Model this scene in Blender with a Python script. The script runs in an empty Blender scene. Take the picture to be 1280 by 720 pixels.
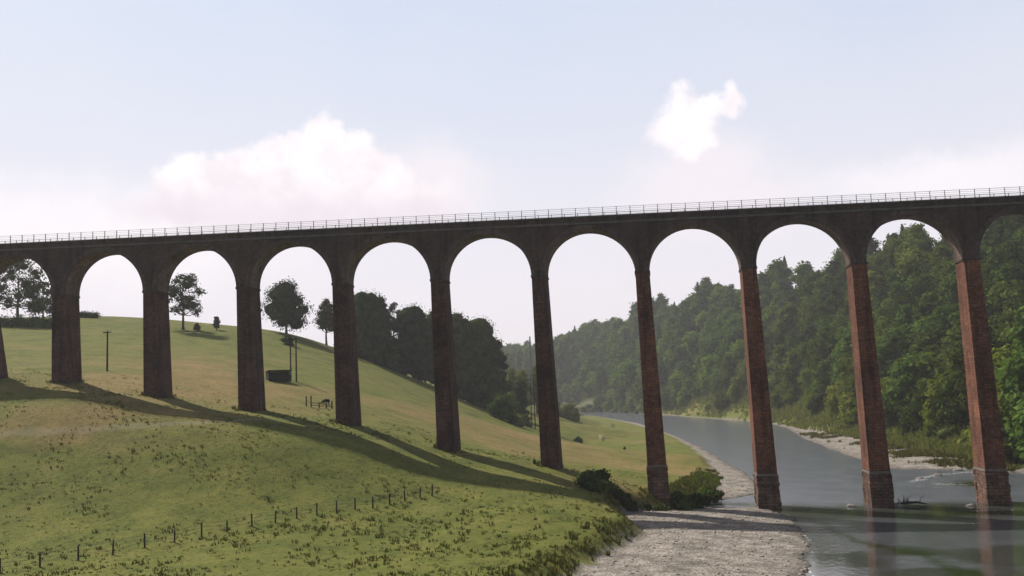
import bpy, math, random
import numpy as np
random.seed(7); rng = np.random.default_rng(7)
C = bpy.context.scene.collection
sc = bpy.context.scene
PI = math.pi

# ------------------------------------------------------------------ camera model (solved from the pier and deck lines)
F, YAW, PIT, ROL = 1280.07, -.1334, .1038, -.0344
CAM = np.array([.3054, -143.81, 16.3054])
fw = np.array([math.sin(YAW)*math.cos(PIT), math.cos(YAW)*math.cos(PIT), math.sin(PIT)])
r0 = np.array([math.cos(YAW), -math.sin(YAW), 0.]); u0 = np.cross(r0, fw)
RT = math.cos(ROL)*r0 + math.sin(ROL)*u0; UP = -math.sin(ROL)*r0 + math.cos(ROL)*u0
def ray(x, y): return fw*F + RT*(x-640) - UP*(y-360)
def onz(x, y, z=0.): d = ray(x, y); return CAM + d*(z-CAM[2])/d[2]
def ony(x, y, Y): d = ray(x, y); return CAM + d*(Y-CAM[1])/d[1]
def proj(P):
    v = np.asarray(P, float) - CAM; z = v@fw
    return 640 + F*(v@RT)/z, 360 - F*(v@UP)/z

# ------------------------------------------------------------------ terrain
ctl = []
def cw(x, y, z): ctl.append((x, y, z))
def cy(px, py, Y): p = ony(px, py, Y); ctl.append(tuple(p))
def cz(px, py, z): p = onz(px, py, z); ctl.append(tuple(p))
for x, z in ((-101, 21.2), (-86, 20.2), (-71.5, 17.6), (-57, 15.2), (-42.5, 12.8), (-28.4, 8.7), (-14, 6.2), (-.5, 2.0)): cw(x, -2.4, z)
for p in ((-78.8, -9.8, 18.7), (-62.2, -11.5, 15.6), (-46., -12.7, 13.2), (-27.5, -15.8, 7.65), (-11.2, -17.3, 4.9)): cw(*p)
for p in ((88, 497, -15.6), (160, 511, -16.4), (230, 520.5, -17.0), (300, 529, -17.8), (381, 546, -18.9), (450, 567, -20.2), (556, 600, -22.), (0, 543, -25), (150, 533, -21.5), (100, 600, -33), (0, 650, -42), (230, 640, -39), (400, 600, -27), (400, 650, -38), (540, 620, -27), (600, 650, -37)): cy(*p)
for p in ((0, 719, 2.2), (250, 719, 2.3), (500, 719, 2.2), (690, 719, 2.0), (700, 680, 2.3), (745, 640, 3.2), (640, 640, 4.0)): cz(*p)
for p in ((-100, -90, 1.6), (-50, -95, 1.5), (-15, -95, 1.4), (-50, -140, 1.4), (-140, -60, 6), (-140, -20, 20), (-150, -140, 2)): cw(*p)
for p in ((30, 452, 30), (140, 440, 50), (255, 450, 50), (370, 470, 50), (490, 500, 50), (610, 540, 50), (255, 425, 95), (140, 415, 95), (400, 450, 100), (500, 482, 100), (600, 525, 105),
          (0, 404, 110), (60, 400, 115), (120, 396, 125), (240, 406, 130), (350, 415, 138), (400, 428, 145), (470, 455, 155), (540, 482, 165), (590, 507, 175), (640, 527, 190)): cy(*p)
for x, z in ((-200, 40), (-130, 34), (-60, 12), (-35, 4)): cw(x, 330, z)
for x, z in ((-260, 36), (-160, 22), (-110, 6)): cw(x, 560, z)
for p in ((690, 545, 4.5), (730, 575, 3.6), (760, 560, 2.6), (850, 600, 2.2), (720, 540, 3.0), (870, 570, 1.7), (790, 540, 1.6), (745, 527, 1.4), (760, 600, 4.0), (800, 600, 2.8)): cz(*p)
# far bank of the river: foot, then the wooded hillside
foot = [(700, 512.6), (740, 513.2), (790, 515.2), (850, 516), (900, 519), (960, 523), (1010, 530), (1060, 540), (1130, 553), (1200, 568), (1280, 580), (1370, 590)]
for p in foot: cz(p[0], p[1], 1.3)
def ondist(px, py, D): d = ray(px, py); return CAM + d*D/(d@fw)
ridge = [(1420, 310, 300), (1280, 318, 345), (1160, 329, 410), (1050, 357, 500), (960, 374, 630), (880, 386, 740), (800, 404, 880), (740, 428, 980), (700, 446, 1060), (660, 452, 1130), (600, 455, 1200)]
RID = [ondist(*p) for p in ridge]
for p in RID:
    ctl.append(tuple(p))
    ctl.append((p[0]+60, p[1]+40, p[2]-5)); ctl.append((p[0]+160, p[1]+100, p[2]-8)) 
cw(150, -10, 44); cw(105, -10, 14); cw(125, -120, 12); cw(200, -100, 50); cw(80, -60, .9); cw(70, -120, .9); cw(95, 30, 8)
cw(-400, 1200, 48); cw(-230, 650, 2); cw(-330, 700, 4); cw(500, 1200, 60); cw(600, 200, 70); cw(600, -200, 70); cw(-200, 700, 3)
cw(-420, 600, 46); cw(-450, 200, 62); cw(-450, -150, 30); cw(-260, 150, 48); cw(-260, 0, 34)
ctl = np.array(ctl)
def _phi(r2): return .5*r2*np.log(r2+1e-9)
def tps_fit(c, lam=.5):
    n = len(c); xy = c[:, :2]/100.
    d2 = ((xy[:, None]-xy[None])**2).sum(-1)
    K = _phi(d2) + lam*1e-3*np.eye(n); Pm = np.c_[np.ones(n), xy]
    A = np.zeros((n+3, n+3)); A[:n, :n] = K; A[:n, n:] = Pm; A[n:, :n] = Pm.T
    return np.linalg.solve(A, np.r_[c[:, 2], 0, 0, 0]), xy
_w, _c = tps_fit(ctl)
def tps(x, y):
    out = np.empty(len(x))
    for s in range(0, len(x), 20000):
        X = np.c_[x[s:s+20000], y[s:s+20000]]/100.
        d2 = ((X[:, None]-_c[None])**2).sum(-1)
        out[s:s+20000] = _phi(d2)@_w[:-3] + _w[-3] + X@_w[-2:]
    return out
def sdf(poly, x, y):
    """signed distance, negative inside"""
    P = np.array(poly); n = len(P); d = np.full(len(x), 1e18); ins = np.zeros(len(x), bool)
    for i in range(n):
        a = P[i]; b = P[(i+1) % n]; ex, ey = b-a
        wx = x-a[0]; wy = y-a[1]
        t = np.clip((wx*ex+wy*ey)/(ex*ex+ey*ey+1e-12), 0, 1)
        d = np.minimum(d, (wx-t*ex)**2+(wy-t*ey)**2)
        c = (a[1] <= y) != (b[1] <= y)
        xi = a[0] + (y-a[1])*ex/(ey if abs(ey) > 1e-12 else 1e-12)
        ins ^= c & (x < xi)
    d = np.sqrt(d); return np.where(ins, -d, d)
def z0(pts, z=0.): return [tuple(onz(a, b, z)[:2]) for a, b in pts]
# river corridor (gravel and water), left land edge far to near then right land edge near to far
cor = [(-330, 650), (-100, 540)] + z0([(742, 519), (790, 529), (838, 543), (868, 558), (890, 578), (902, 597), (897, 609), (880, 619), (862, 627)], .3) + \
      [(3.5, 3), (2.0, -4), (-3, -7), (-4.2, -14), (-2.6, -22), (-1.2, -30), (-2.4, -37), (-4.2, -44), (-6.5, -52), (-9, -62), (-12, -90), (-20, -200)] + \
      [(66, -200), (66, -60), (74, -10), (84, 30)] + z0([(1365, 588), (1285, 582), (1232, 580), (1165, 569), (1120, 561), (1085, 554), (1050, 545), (1000, 536), (960, 528), (935, 526), (895, 523.6), (840, 519.2), (800, 516.8), (765, 515), (735, 514.2)], .2) + [(-130, 640), (-330, 735)]
wat = [(-330, 655), (-101, 545)] + z0([(745, 520), (800, 529.4), (842, 543.8), (872, 557), (899, 573), (930, 591), (953, 608), (948, 617), (905, 624), (866, 629), (862, 635), (905, 636), (948, 634), (985, 644), (1001, 660), (1010, 680), (1011, 719)]) + \
      [(12, -60), (5, -90), (0, -200)] + [(60, -200), (60, -60), (68, -10), (78, 30)] + z0([(1365, 600), (1280, 592), (1215, 588), (1150, 587), (1115, 586), (1075, 575), (1035, 561), (1003, 547), (985, 536), (960, 529), (935, 526.8), (895, 524.3), (840, 519.9), (800, 517.4), (765, 515.5), (735, 514.7)]) + [(-129, 632), (-330, 728)]
def fbm(x, y, s, seed=0, oct=4):
    """cheap value noise"""
    o = np.zeros(len(x)); a = 1.; r = np.random.default_rng(seed); tab = r.random((64, 64))
    for k in range(oct):
        u = x/s*2**k + 13.7*k; v = y/s*2**k + 7.3*k
        i = np.floor(u).astype(int); j = np.floor(v).astype(int); fu = u-i; fv = v-j
        fu = fu*fu*(3-2*fu); fv = fv*fv*(3-2*fv)
        g = lambda a_, b_: tab[a_ % 64, b_ % 64]
        o += a*((g(i, j)*(1-fu)+g(i+1, j)*fu)*(1-fv) + (g(i, j+1)*(1-fu)+g(i+1, j+1)*fu)*fv - .5); a *= .5
    return o
def sstep(a, b, t): t = np.clip((t-a)/(b-a), 0, 1); return t*t*(3-2*t)
def height(x, y, full=False):
    x = np.atleast_1d(np.asarray(x, float)); y = np.atleast_1d(np.asarray(y, float))
    jx = x + 1.1*fbm(x, y, 6, 3); jy = y + 1.1*fbm(x, y, 6, 4)
    near = sstep(260, 120, y)
    jx = np.where(near > 0, x+(jx-x)*near, x); jy = y+(jy-y)*near
    dc = sdf(cor, jx, jy); dw = sdf(wat, jx, jy)
    h = tps(x, y)
    lump = .22*fbm(x, y, 7, 5) + .14*fbm(x, y, 1.9, 6, 3)
    rough = sstep(-22, -36, y)*.45 + .5
    lw = sstep(0, 3.2, dc)
    land = np.maximum(h, .5) + lump*rough*near
    sh = .10 + .045*np.clip(dw, 0, 14) + .09*fbm(x, y, 2.2, 8)*sstep(0, 3, dw)
    bed = -.05 - .12*np.clip(-dw, 0, 14)
    low = np.where(dw < 0, bed, sh)
    z = low*(1-lw) + land*lw
    return (z, dc, dw) if full else z
def hz(x, y): return float(height([x], [y])[0])
_ts = np.concatenate([np.linspace(60, 400, 341), np.linspace(402, 1400, 400)])
def hit(px, py):
    """ground point seen at a photo pixel"""
    d = ray(px, py); d = d/(d@fw)
    P = CAM[None] + d[None]*_ts[:, None]
    g = P[:, 2] - height(P[:, 0], P[:, 1])
    k = np.argmax(g < 0)
    if g[k] >= 0: k = len(g)-1
    a, b = _ts[max(k-1, 0)], _ts[k]; ga, gb = g[max(k-1, 0)], g[k]
    t = a + (b-a)*(ga/(ga-gb) if ga != gb else 0)
    q = CAM + d*t; return np.array([q[0], q[1], hz(q[0], q[1])])

# ------------------------------------------------------------------ materials
def mat(name):
    m = bpy.data.materials.new(name); m.use_nodes = True; nt = m.node_tree
    b = nt.nodes['Principled BSDF']; b.inputs['Specular IOR Level'].default_value = .25
    return m, nt, b
def N(nt, t, **k):
    n = nt.nodes.new(t)
    for a, v in k.items():
        if a.startswith('i_'):
            key = a[2:]; key = int(key) if key.isdigit() else key.replace('_', ' ')
            n.inputs[key].default_value = v
        else: setattr(n, a, v)
    return n
def L(nt, a, b): nt.links.new(a, b)
def ramp(nt, src, stops):
    n = nt.nodes.new('ShaderNodeValToRGB'); e = n.color_ramp.elements
    while len(e) < len(stops): e.new(.5)
    for el, (p, c) in zip(e, stops): el.position = p; el.color = (*c, 1) if len(c) == 3 else c
    L(nt, src, n.inputs[0]); return n
def mix(nt, fac, a, b, mode='MIX'):
    n = nt.nodes.new('ShaderNodeMix'); n.data_type = 'RGBA'; n.blend_type = mode
    for s, v in ((0, fac), (6, a), (7, b)):
        if hasattr(v, 'links') or hasattr(v, 'is_linked'): L(nt, v, n.inputs[s])
        elif isinstance(v, (int, float)): n.inputs[s].default_value = v
        else: n.inputs[s].default_value = (*v, 1)
    return n.outputs[2]
def noise(nt, vec, scale, detail=4, rough=.55, out='Fac'):
    n = N(nt, 'ShaderNodeTexNoise', i_Scale=scale, i_Detail=detail, i_Roughness=rough)
    if vec is not None: L(nt, vec, n.inputs['Vector'])
    return n.outputs[out]
def coords(nt, kind='Object'): return nt.nodes.new('ShaderNodeTexCoord').outputs[kind]
def geo_pos(nt): return nt.nodes.new('ShaderNodeNewGeometry').outputs['Position']
def bump(nt, h, b, st=.4, dist=.1):
    n = N(nt, 'ShaderNodeBump', i_Strength=st, i_Distance=dist); L(nt, h, n.inputs['Height']); L(nt, n.outputs[0], b.inputs['Normal'])
def simple(name, col, rough=.8, var=.35, scale=3., metal=0.):
    m, nt, b = mat(name); v = coords(nt)
    n = noise(nt, v, scale, 5)
    a = tuple(c*(1-var) for c in col); d = tuple(min(1, c*(1+var)) for c in col)
    r = ramp(nt, n, [(.3, a), (.7, d)]); L(nt, r.outputs[0], b.inputs['Base Color'])
    b.inputs['Roughness'].default_value = rough; b.inputs['Metallic'].default_value = metal
    bump(nt, n, b, .3, .03); return m

def mat_ground():
    m, nt, b = mat('ground'); P = geo_pos(nt)
    at = N(nt, 'ShaderNodeAttribute', attribute_name='mask'); sp = nt.nodes.new('ShaderNodeSeparateColor'); L(nt, at.outputs['Color'], sp.inputs[0])
    at2 = N(nt, 'ShaderNodeAttribute', attribute_name='dry')
    big = noise(nt, P, .035, 3); mid = noise(nt, P, .22, 5, .6); fine = noise(nt, P, 1.6, 6, .7); vf = noise(nt, P, 7., 4, .7)
    g1 = ramp(nt, mid, [(.3, (.077, .094, .017)), (.5, (.120, .132, .026)), (.72, (.170, .160, .042))]).outputs[0]
    tan = ramp(nt, mid, [(.3, (.195, .140, .052)), (.7, (.275, .180, .088))]).outputs[0]
    dry = N(nt, 'ShaderNodeMath', operation='ADD', use_clamp=True); 
    q = N(nt, 'ShaderNodeMapRange', i_1=.42, i_2=.66, i_3=-.3, i_4=.15); L(nt, big, q.inputs[0])
    L(nt, q.outputs[0], dry.inputs[0]); L(nt, at2.outputs['Fac'], dry.inputs[1])
    g = mix(nt, dry.outputs[0], g1, tan)
    fr = ramp(nt, fine, [(.28, (.42, .45, .38)), (.5, (1., 1., 1.)), (.75, (1.3, 1.25, 1.15))]).outputs[0]
    g = mix(nt, .85, g, fr, 'MULTIPLY')
    vr = ramp(nt, vf, [(.3, (.7, .72, .65)), (.7, (1.25, 1.22, 1.1))]).outputs[0]
    g = mix(nt, .8, g, vr, 'MULTIPLY')
    vo = N(nt, 'ShaderNodeTexVoronoi', i_Scale=6.5); L(nt, P, vo.inputs['Vector'])
    vo2 = N(nt, 'ShaderNodeTexVoronoi', i_Scale=1.3); L(nt, P, vo2.inputs['Vector'])
    gs = ramp(nt, vo.outputs['Color'], [(.1, (.14, .13, .12)), (.5, (.28, .255, .23)), (.9, (.46, .42, .375))]).outputs[0]
    gb = ramp(nt, noise(nt, P, .5, 4), [(.35, (.52, .50, .46)), (.65, (1.1, 1.05, 1.0))]).outputs[0]
    gs = mix(nt, 1., gs, gb, 'MULTIPLY')
    wetr = N(nt, 'ShaderNodeMapRange', i_1=.02, i_2=.22, i_3=.38, i_4=1.)
    sz = nt.nodes.new('ShaderNodeSeparateXYZ'); L(nt, P, sz.inputs[0]); L(nt, sz.outputs[2], wetr.inputs[0])
    cmb = nt.nodes.new('ShaderNodeCombineColor')
    for k in range(3): L(nt, wetr.outputs[0], cmb.inputs[k])
    gs = mix(nt, 1., gs, cmb.outputs[0], 'MULTIPLY')
    col = mix(nt, sp.outputs[0], g, gs)
    col = mix(nt, sp.outputs[1], col, (.27, .24, .17))
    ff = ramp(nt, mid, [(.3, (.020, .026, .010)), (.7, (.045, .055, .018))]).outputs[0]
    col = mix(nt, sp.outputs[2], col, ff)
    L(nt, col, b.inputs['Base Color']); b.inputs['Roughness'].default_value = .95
    b.inputs['Specular IOR Level'].default_value = .1
    ad = N(nt, 'ShaderNodeMath', operation='ADD'); L(nt, fine, ad.inputs[0]); L(nt, vo.outputs['Distance'], ad.inputs[1])
    bump(nt, ad.outputs[0], b, .55, .12); return m

def mat_brick(name, dark, light, bw=.9, bh=.32, mort=(.10, .085, .075), soot=.5, stones=0.):
    m, nt, b = mat(name); P = coords(nt)
    s = nt.nodes.new('ShaderNodeSeparateXYZ'); L(nt, P, s.inputs[0])
    a = N(nt, 'ShaderNodeMath', operation='ADD'); L(nt, s.outputs[0], a.inputs[0]); L(nt, s.outputs[1], a.inputs[1])
    c = nt.nodes.new('ShaderNodeCombineXYZ'); L(nt, a.outputs[0], c.inputs[0]); L(nt, s.outputs[2], c.inputs[1])
    br = N(nt, 'ShaderNodeTexBrick', i_Scale=1., i_Mortar_Size=.022, i_Brick_Width=bw, i_Row_Height=bh, i_Bias=0.)
    L(nt, c.outputs[0], br.inputs['Vector']); br.inputs['Color1'].default_value = (*dark, 1); br.inputs['Color2'].default_value = (*light, 1); br.inputs['Mortar'].default_value = (*mort, 1)
    n1 = noise(nt, P, .28, 5, .65); n2 = noise(nt, P, 2.3, 5, .7)
    st = N(nt, 'ShaderNodeMapping'); st.inputs['Scale'].default_value = (1.1, 1.1, .10); L(nt, P, st.inputs[0])
    n3 = noise(nt, st.outputs[0], .9, 4, .6)
    k1 = ramp(nt, n1, [(.3, (1-soot,)*3), (.7, (1.2, 1.15, 1.1))]).outputs[0]
    k2 = ramp(nt, n2, [(.3, (.66, .64, .66)), (.68, (1.3, 1.28, 1.25))]).outputs[0]
    k3 = ramp(nt, n3, [(.34, (.45, .43, .46)), (.5, (1., 1., 1.)), (.7, (1.25, 1.2, 1.15))]).outputs[0]
    col = mix(nt, 1., br.outputs[0], k1, 'MULTIPLY'); col = mix(nt, .9, col, k2, 'MULTIPLY'); col = mix(nt, .8, col, k3, 'MULTIPLY')
    lm = ramp(nt, noise(nt, st.outputs[0], 2.1, 5, .65), [(.62, (0, 0, 0)), (.74, (1, 1, 1))]); lf = N(nt, 'ShaderNodeMath', operation='MULTIPLY', i_1=.35); L(nt, lm.outputs[0], lf.inputs[0])
    col = mix(nt, lf.outputs[0], col, (.24, .21, .19))
    if stones:
        sp = ramp(nt, noise(nt, P, 5., 2, .5), [(.60, (0, 0, 0)), (.68, (1, 1, 1))])
        ml = N(nt, 'ShaderNodeMath', operation='MULTIPLY', i_1=stones); L(nt, sp.outputs[0], ml.inputs[0])
        col = mix(nt, ml.outputs[0], col, (.36, .30, .26))
    L(nt, col, b.inputs['Base Color']); b.inputs['Roughness'].default_value = .92; b.inputs['Specular IOR Level'].default_value = .15
    ad = N(nt, 'ShaderNodeMath', operation='SUBTRACT'); L(nt, n2, ad.inputs[0]); L(nt, br.outputs['Fac'], ad.inputs[1])
    bump(nt, ad.outputs[0], b, .7, .06); return m

def mat_leaf(name, dark, light, trans=.25, rnd=.35, upn=0.):
    m, nt, b = mat(name); nt.nodes.remove(b); out = nt.nodes['Material Output']
    P = geo_pos(nt); oi = nt.nodes.new('ShaderNodeObjectInfo')
    n = noise(nt, P, .55, 3, .6); n2 = noise(nt, P, 3.5, 2)
    ad = N(nt, 'ShaderNodeMath', operation='MULTIPLY_ADD', i_1=.45, i_2=0.); L(nt, n2, ad.inputs[0]); L(nt, n, ad.inputs[2])
    c = ramp(nt, ad.outputs[0], [(.5, dark), (.92, light)]).outputs[0]
    rn = N(nt, 'ShaderNodeMapRange', i_1=0., i_2=1., i_3=1-rnd, i_4=1+rnd); L(nt, oi.outputs['Random'], rn.inputs[0])
    hs = N(nt, 'ShaderNodeHueSaturation', i_Saturation=1.); L(nt, rn.outputs[0], hs.inputs['Value']); L(nt, c, hs.inputs['Color'])
    rh = N(nt, 'ShaderNodeMapRange', i_1=0., i_2=1., i_3=.48, i_4=.525)
    fr = N(nt, 'ShaderNodeMath', operation='FRACT'); mu = N(nt, 'ShaderNodeMath', operation='MULTIPLY', i_1=17.31); L(nt, oi.outputs['Random'], mu.inputs[0]); L(nt, mu.outputs[0], fr.inputs[0]); L(nt, fr.outputs[0], rh.inputs[0]); L(nt, rh.outputs[0], hs.inputs['Hue'])
    d = N(nt, 'ShaderNodeBsdfDiffuse'); t = N(nt, 'ShaderNodeBsdfTranslucent'); L(nt, hs.outputs[0], d.inputs[0])
    tc = mix(nt, 1., hs.outputs[0], (1.3, 1.35, .6), 'MULTIPLY'); L(nt, tc, t.inputs[0])
    if upn:
        ge = nt.nodes.new('ShaderNodeNewGeometry'); vm = N(nt, 'ShaderNodeVectorMath', operation='SCALE'); vm.inputs['Scale'].default_value = 1-upn; L(nt, ge.outputs['Normal'], vm.inputs[0])
        va = N(nt, 'ShaderNodeVectorMath', operation='ADD'); L(nt, vm.outputs[0], va.inputs[0]); va.inputs[1].default_value = (0, 0, upn)
        vn = N(nt, 'ShaderNodeVectorMath', operation='NORMALIZE'); L(nt, va.outputs[0], vn.inputs[0]); L(nt, vn.outputs[0], d.inputs['Normal'])
    ms = N(nt, 'ShaderNodeMixShader', i_Fac=trans); L(nt, d.outputs[0], ms.inputs[1]); L(nt, t.outputs[0], ms.inputs[2]); L(nt, ms.outputs[0], out.inputs[0])
    return m

def mat_water():
    m, nt, b = mat('river water'); P = geo_pos(nt)
    s = nt.nodes.new('ShaderNodeSeparateXYZ'); L(nt, P, s.inputs[0])
    at = N(nt, 'ShaderNodeAttribute', attribute_name='calm')     # 1 where the current slackens below the piers
    at2 = N(nt, 'ShaderNodeAttribute', attribute_name='foam'); at3 = N(nt, 'ShaderNodeAttribute', attribute_name='weed')
    mp = N(nt, 'ShaderNodeMapping'); mp.inputs['Scale'].default_value = (1., .55, 1.); mp.inputs['Rotation'].default_value = (0, 0, -.25); L(nt, P, mp.inputs[0])
    n1 = noise(nt, mp.outputs[0], 1.5, 5, .62); n2 = noise(nt, mp.outputs[0], .25, 3, .5)
    bs = N(nt, 'ShaderNodeMapRange', i_1=0., i_2=1., i_3=.5, i_4=.05); L(nt, at.outputs['Fac'], bs.inputs[0])
    bp = N(nt, 'ShaderNodeBump', i_Distance=.16); L(nt, n1, bp.inputs['Height']); L(nt, bs.outputs[0], bp.inputs['Strength'])
    L(nt, bp.outputs[0], b.inputs['Normal'])
    rr = N(nt, 'ShaderNodeMapRange', i_1=0., i_2=1., i_3=.16, i_4=.035); L(nt, at.outputs['Fac'], rr.inputs[0]); L(nt, rr.outputs[0], b.inputs['Roughness'])
    c = ramp(nt, n2, [(.35, (.090, .098, .118)), (.65, (.125, .134, .160))]).outputs[0]
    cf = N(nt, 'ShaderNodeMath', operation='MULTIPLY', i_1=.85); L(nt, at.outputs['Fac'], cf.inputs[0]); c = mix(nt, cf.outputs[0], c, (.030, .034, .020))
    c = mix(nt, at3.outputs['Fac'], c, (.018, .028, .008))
    fn = N(nt, 'ShaderNodeMath', operation='ADD'); L(nt, at2.outputs['Fac'], fn.inputs[0]); L(nt, noise(nt, mp.outputs[0], 2.6, 5, .7), fn.inputs[1])
    fo = ramp(nt, fn.outputs[0], [(.84, (0, 0, 0)), (.98, (1, 1, 1))])
    col = mix(nt, fo.outputs[0], c, (.62, .62, .60))
    L(nt, col, b.inputs['Base Color']); b.inputs['IOR'].default_value = 1.33; sl = N(nt, 'ShaderNodeMapRange', i_1=0., i_2=1., i_3=.5, i_4=.12); L(nt, at3.outputs['Fac'], sl.inputs[0]); L(nt, sl.outputs[0], b.inputs['Specular IOR Level'])
    return m

M = {}
M['ground'] = mat_ground(); M['water'] = mat_water()
M['brick'] = mat_brick('red sandstone pier', (.152, .060, .035), (.235, .097, .055), .8, .34, (.05, .038, .034), soot=.6, stones=.30)
M['brickold'] = mat_brick('sooty sandstone pier', (.078, .040, .033), (.118, .057, .044), .8, .34, (.04, .032, .03), soot=.6, stones=.15)
M['arch'] = mat_brick('weathered arch brick', (.072, .048, .043), (.10, .068, .060), .5, .16, (.06, .05, .047), soot=.5)
M['ring'] = mat_brick('arch ring stone', (.085, .064, .058), (.12, .09, .082), .5, .5, (.07, .06, .055), soot=.4)
M['soffit'] = mat_brick('pale soffit brick', (.15, .11, .09), (.22, .17, .14), .5, .16, (.11, .095, .08), soot=.5)
M['stone'] = mat_brick('rough plinth stone', (.11, .058, .042), (.23, .14, .10), .95, .42, (.025, .02, .018), .5, .3)
M['cap'] = simple('pale capping stone', (.15, .13, .115), .9, .4, 4)
M['cope'] = simple('dark coping stone', (.11, .10, .095), .9, .3, 1.2)
M['rail'] = simple('galvanised railing', (.34, .34, .35), .5, .2, 3)
M['bark'] = simple('bark', (.085, .065, .05), .95, .4, 6)
M['wood'] = simple('weathered timber', (.16, .13, .10), .9, .4, 8)
M['pale'] = simple('pale sawn timber', (.55, .45, .30), .8, .2, 8)
M['darkwood'] = simple('dark creosoted timber', (.035, .03, .027), .8, .3, 8)
M['metal'] = simple('dull wire and steel', (.25, .25, .25), .6, .2, 5, .4)
M['white'] = simple('pale painted metal', (.6, .6, .58), .6, .1, 5)
M['fleece'] = simple('black fleece', (.018, .015, .014), .95, .4, 12)
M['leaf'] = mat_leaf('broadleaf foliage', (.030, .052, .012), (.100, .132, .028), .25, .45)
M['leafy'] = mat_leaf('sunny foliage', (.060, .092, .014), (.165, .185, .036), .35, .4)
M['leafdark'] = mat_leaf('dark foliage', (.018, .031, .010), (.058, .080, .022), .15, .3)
M['needle'] = mat_leaf('conifer needles', (.018, .032, .013), (.042, .065, .024), .1, .25)
M['willow'] = mat_leaf('pale willow scrub', (.085, .11, .03), (.17, .19, .065), .3, .2)
M['tuft'] = mat_leaf('grass tufts', (.082, .100, .018), (.175, .165, .042), .12, .0, .7)
M['weeds'] = mat_leaf('rank weeds', (.072, .096, .016), (.14, .158, .032), .15, .0, .55)
M['reed'] = mat_leaf('rank bank grass', (.10, .12, .03), (.21, .20, .075), .3, .0)
M['rock'] = simple('river stones', (.27, .23, .20), .85, .45, 2)

# ------------------------------------------------------------------ object helpers
def tag(o, label=None, cat=None, group=None, kind=None):
    for k, v in (('label', label), ('category', cat), ('group', group), ('kind', kind)):
        if v: o[k] = v
    return o
def me_np(name, V, Q, mats, mi=None, smooth=False):
    me = bpy.data.meshes.new(name); V = np.asarray(V, np.float32); Q = np.asarray(Q, np.int32); n = Q.shape[1]
    me.vertices.add(len(V)); me.vertices.foreach_set('co', V.ravel())
    me.loops.add(Q.size); me.loops.foreach_set('vertex_index', Q.ravel())
    me.polygons.add(len(Q)); me.polygons.foreach_set('loop_start', np.arange(len(Q), dtype=np.int32)*n)
    for m in mats: me.materials.append(m)
    if mi is not None: me.polygons.foreach_set('material_index', np.asarray(mi, np.int32))
    if smooth: me.polygons.foreach_set('use_smooth', np.ones(len(Q), bool))
    me.update(calc_edges=True); me.validate(); return me
def link(name, me, parent=None, loc=None):
    o = bpy.data.objects.new(name, me); C.objects.link(o)
    if parent is not None: o.parent = parent
    if loc is not None: o.location = loc
    return o
def empty(name, loc=(0, 0, 0), rz=0.):
    o = bpy.data.objects.new(name, None); C.objects.link(o); o.location = loc; o.rotation_euler = (0, 0, rz); o.empty_display_size = .5; return o
class MB:
    def __init__(s): s.v = []; s.f = []; s.m = []
    def box(s, c, h, mi=0, tz=0., top=1.):
        n = len(s.v); ct, st = math.cos(tz), math.sin(tz)
        for z in (-1, 1):
            k = top if z > 0 else 1.
            for x, y in ((-1, -1), (1, -1), (1, 1), (-1, 1)):
                X, Y = x*h[0]*k, y*h[1]*k; s.v.append((c[0]+X*ct-Y*st, c[1]+X*st+Y*ct, c[2]+z*h[2]))
        s.f += [tuple(n+i for i in q) for q in ((3, 2, 1, 0), (4, 5, 6, 7), (0, 1, 5, 4), (1, 2, 6, 5), (2, 3, 7, 6), (3, 0, 4, 7))]; s.m += [mi]*6; return s
    def tube(s, pts, rad, seg=7, mi=0, cap=True):
        pts = [np.array(p, float) for p in pts]; rad = [rad]*len(pts) if isinstance(rad, (int, float)) else rad
        n0 = len(s.v); ref = np.array([.13, .97, .2]) if abs((pts[-1]-pts[0])[1]) < .8*np.linalg.norm(pts[-1]-pts[0]) else np.array([1., 0, .1])
        for i, p in enumerate(pts):
            t = pts[min(i+1, len(pts)-1)]-pts[max(i-1, 0)]; t /= np.linalg.norm(t)+1e-9
            a = np.cross(t, ref); a /= np.linalg.norm(a)+1e-9; b = np.cross(t, a)
            for k in range(seg):
                q = p + rad[i]*(math.cos(2*PI*k/seg)*a + math.sin(2*PI*k/seg)*b); s.v.append(tuple(q))
        for i in range(len(pts)-1):
            for k in range(seg):
                a = n0+i*seg+k; b = n0+i*seg+(k+1) % seg; s.f.append((a, b, b+seg, a+seg)); s.m.append(mi)
        if cap:
            s.f.append(tuple(n0+k for k in range(seg))[::-1]); s.m.append(mi)
            e = n0+(len(pts)-1)*seg; s.f.append(tuple(e+k for k in range(seg))); s.m.append(mi)
        return s
    def mesh(s, name, mats, smooth=False):
        me = bpy.data.meshes.new(name); me.from_pydata(s.v, [], s.f)
        for m in mats: me.materials.append(m)
        me.polygons.foreach_set('material_index', s.m)
        if smooth: me.polygons.foreach_set('use_smooth', [True]*len(s.f))
        me.update(); return me
    def build(s, name, m, parent=None, loc=None, smooth=False):
        return link(name, s.mesh(name, m if isinstance(m, (list, tuple)) else [m], smooth), parent, loc)
def blob(c, r, seed=0, amp=.18, sub=2):
    """lumpy closed surface, verts and tris"""
    import bmesh
    bm = bmesh.new(); bmesh.ops.create_icosphere(bm, subdivisions=sub, radius=1.)
    V = np.array([v.co[:] for v in bm.verts]); T = np.array([[v.index for v in f.verts] for f in bm.faces]); bm.free()
    k = 1 + amp*np.sin(V[:, 0]*3.1+seed)*np.cos(V[:, 1]*2.7+seed*1.7)+amp*.7*np.sin(V[:, 2]*4.3+seed*2.3+V[:, 0]*2)
    return V*k[:, None]*np.array(r)+np.array(c), T

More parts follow.
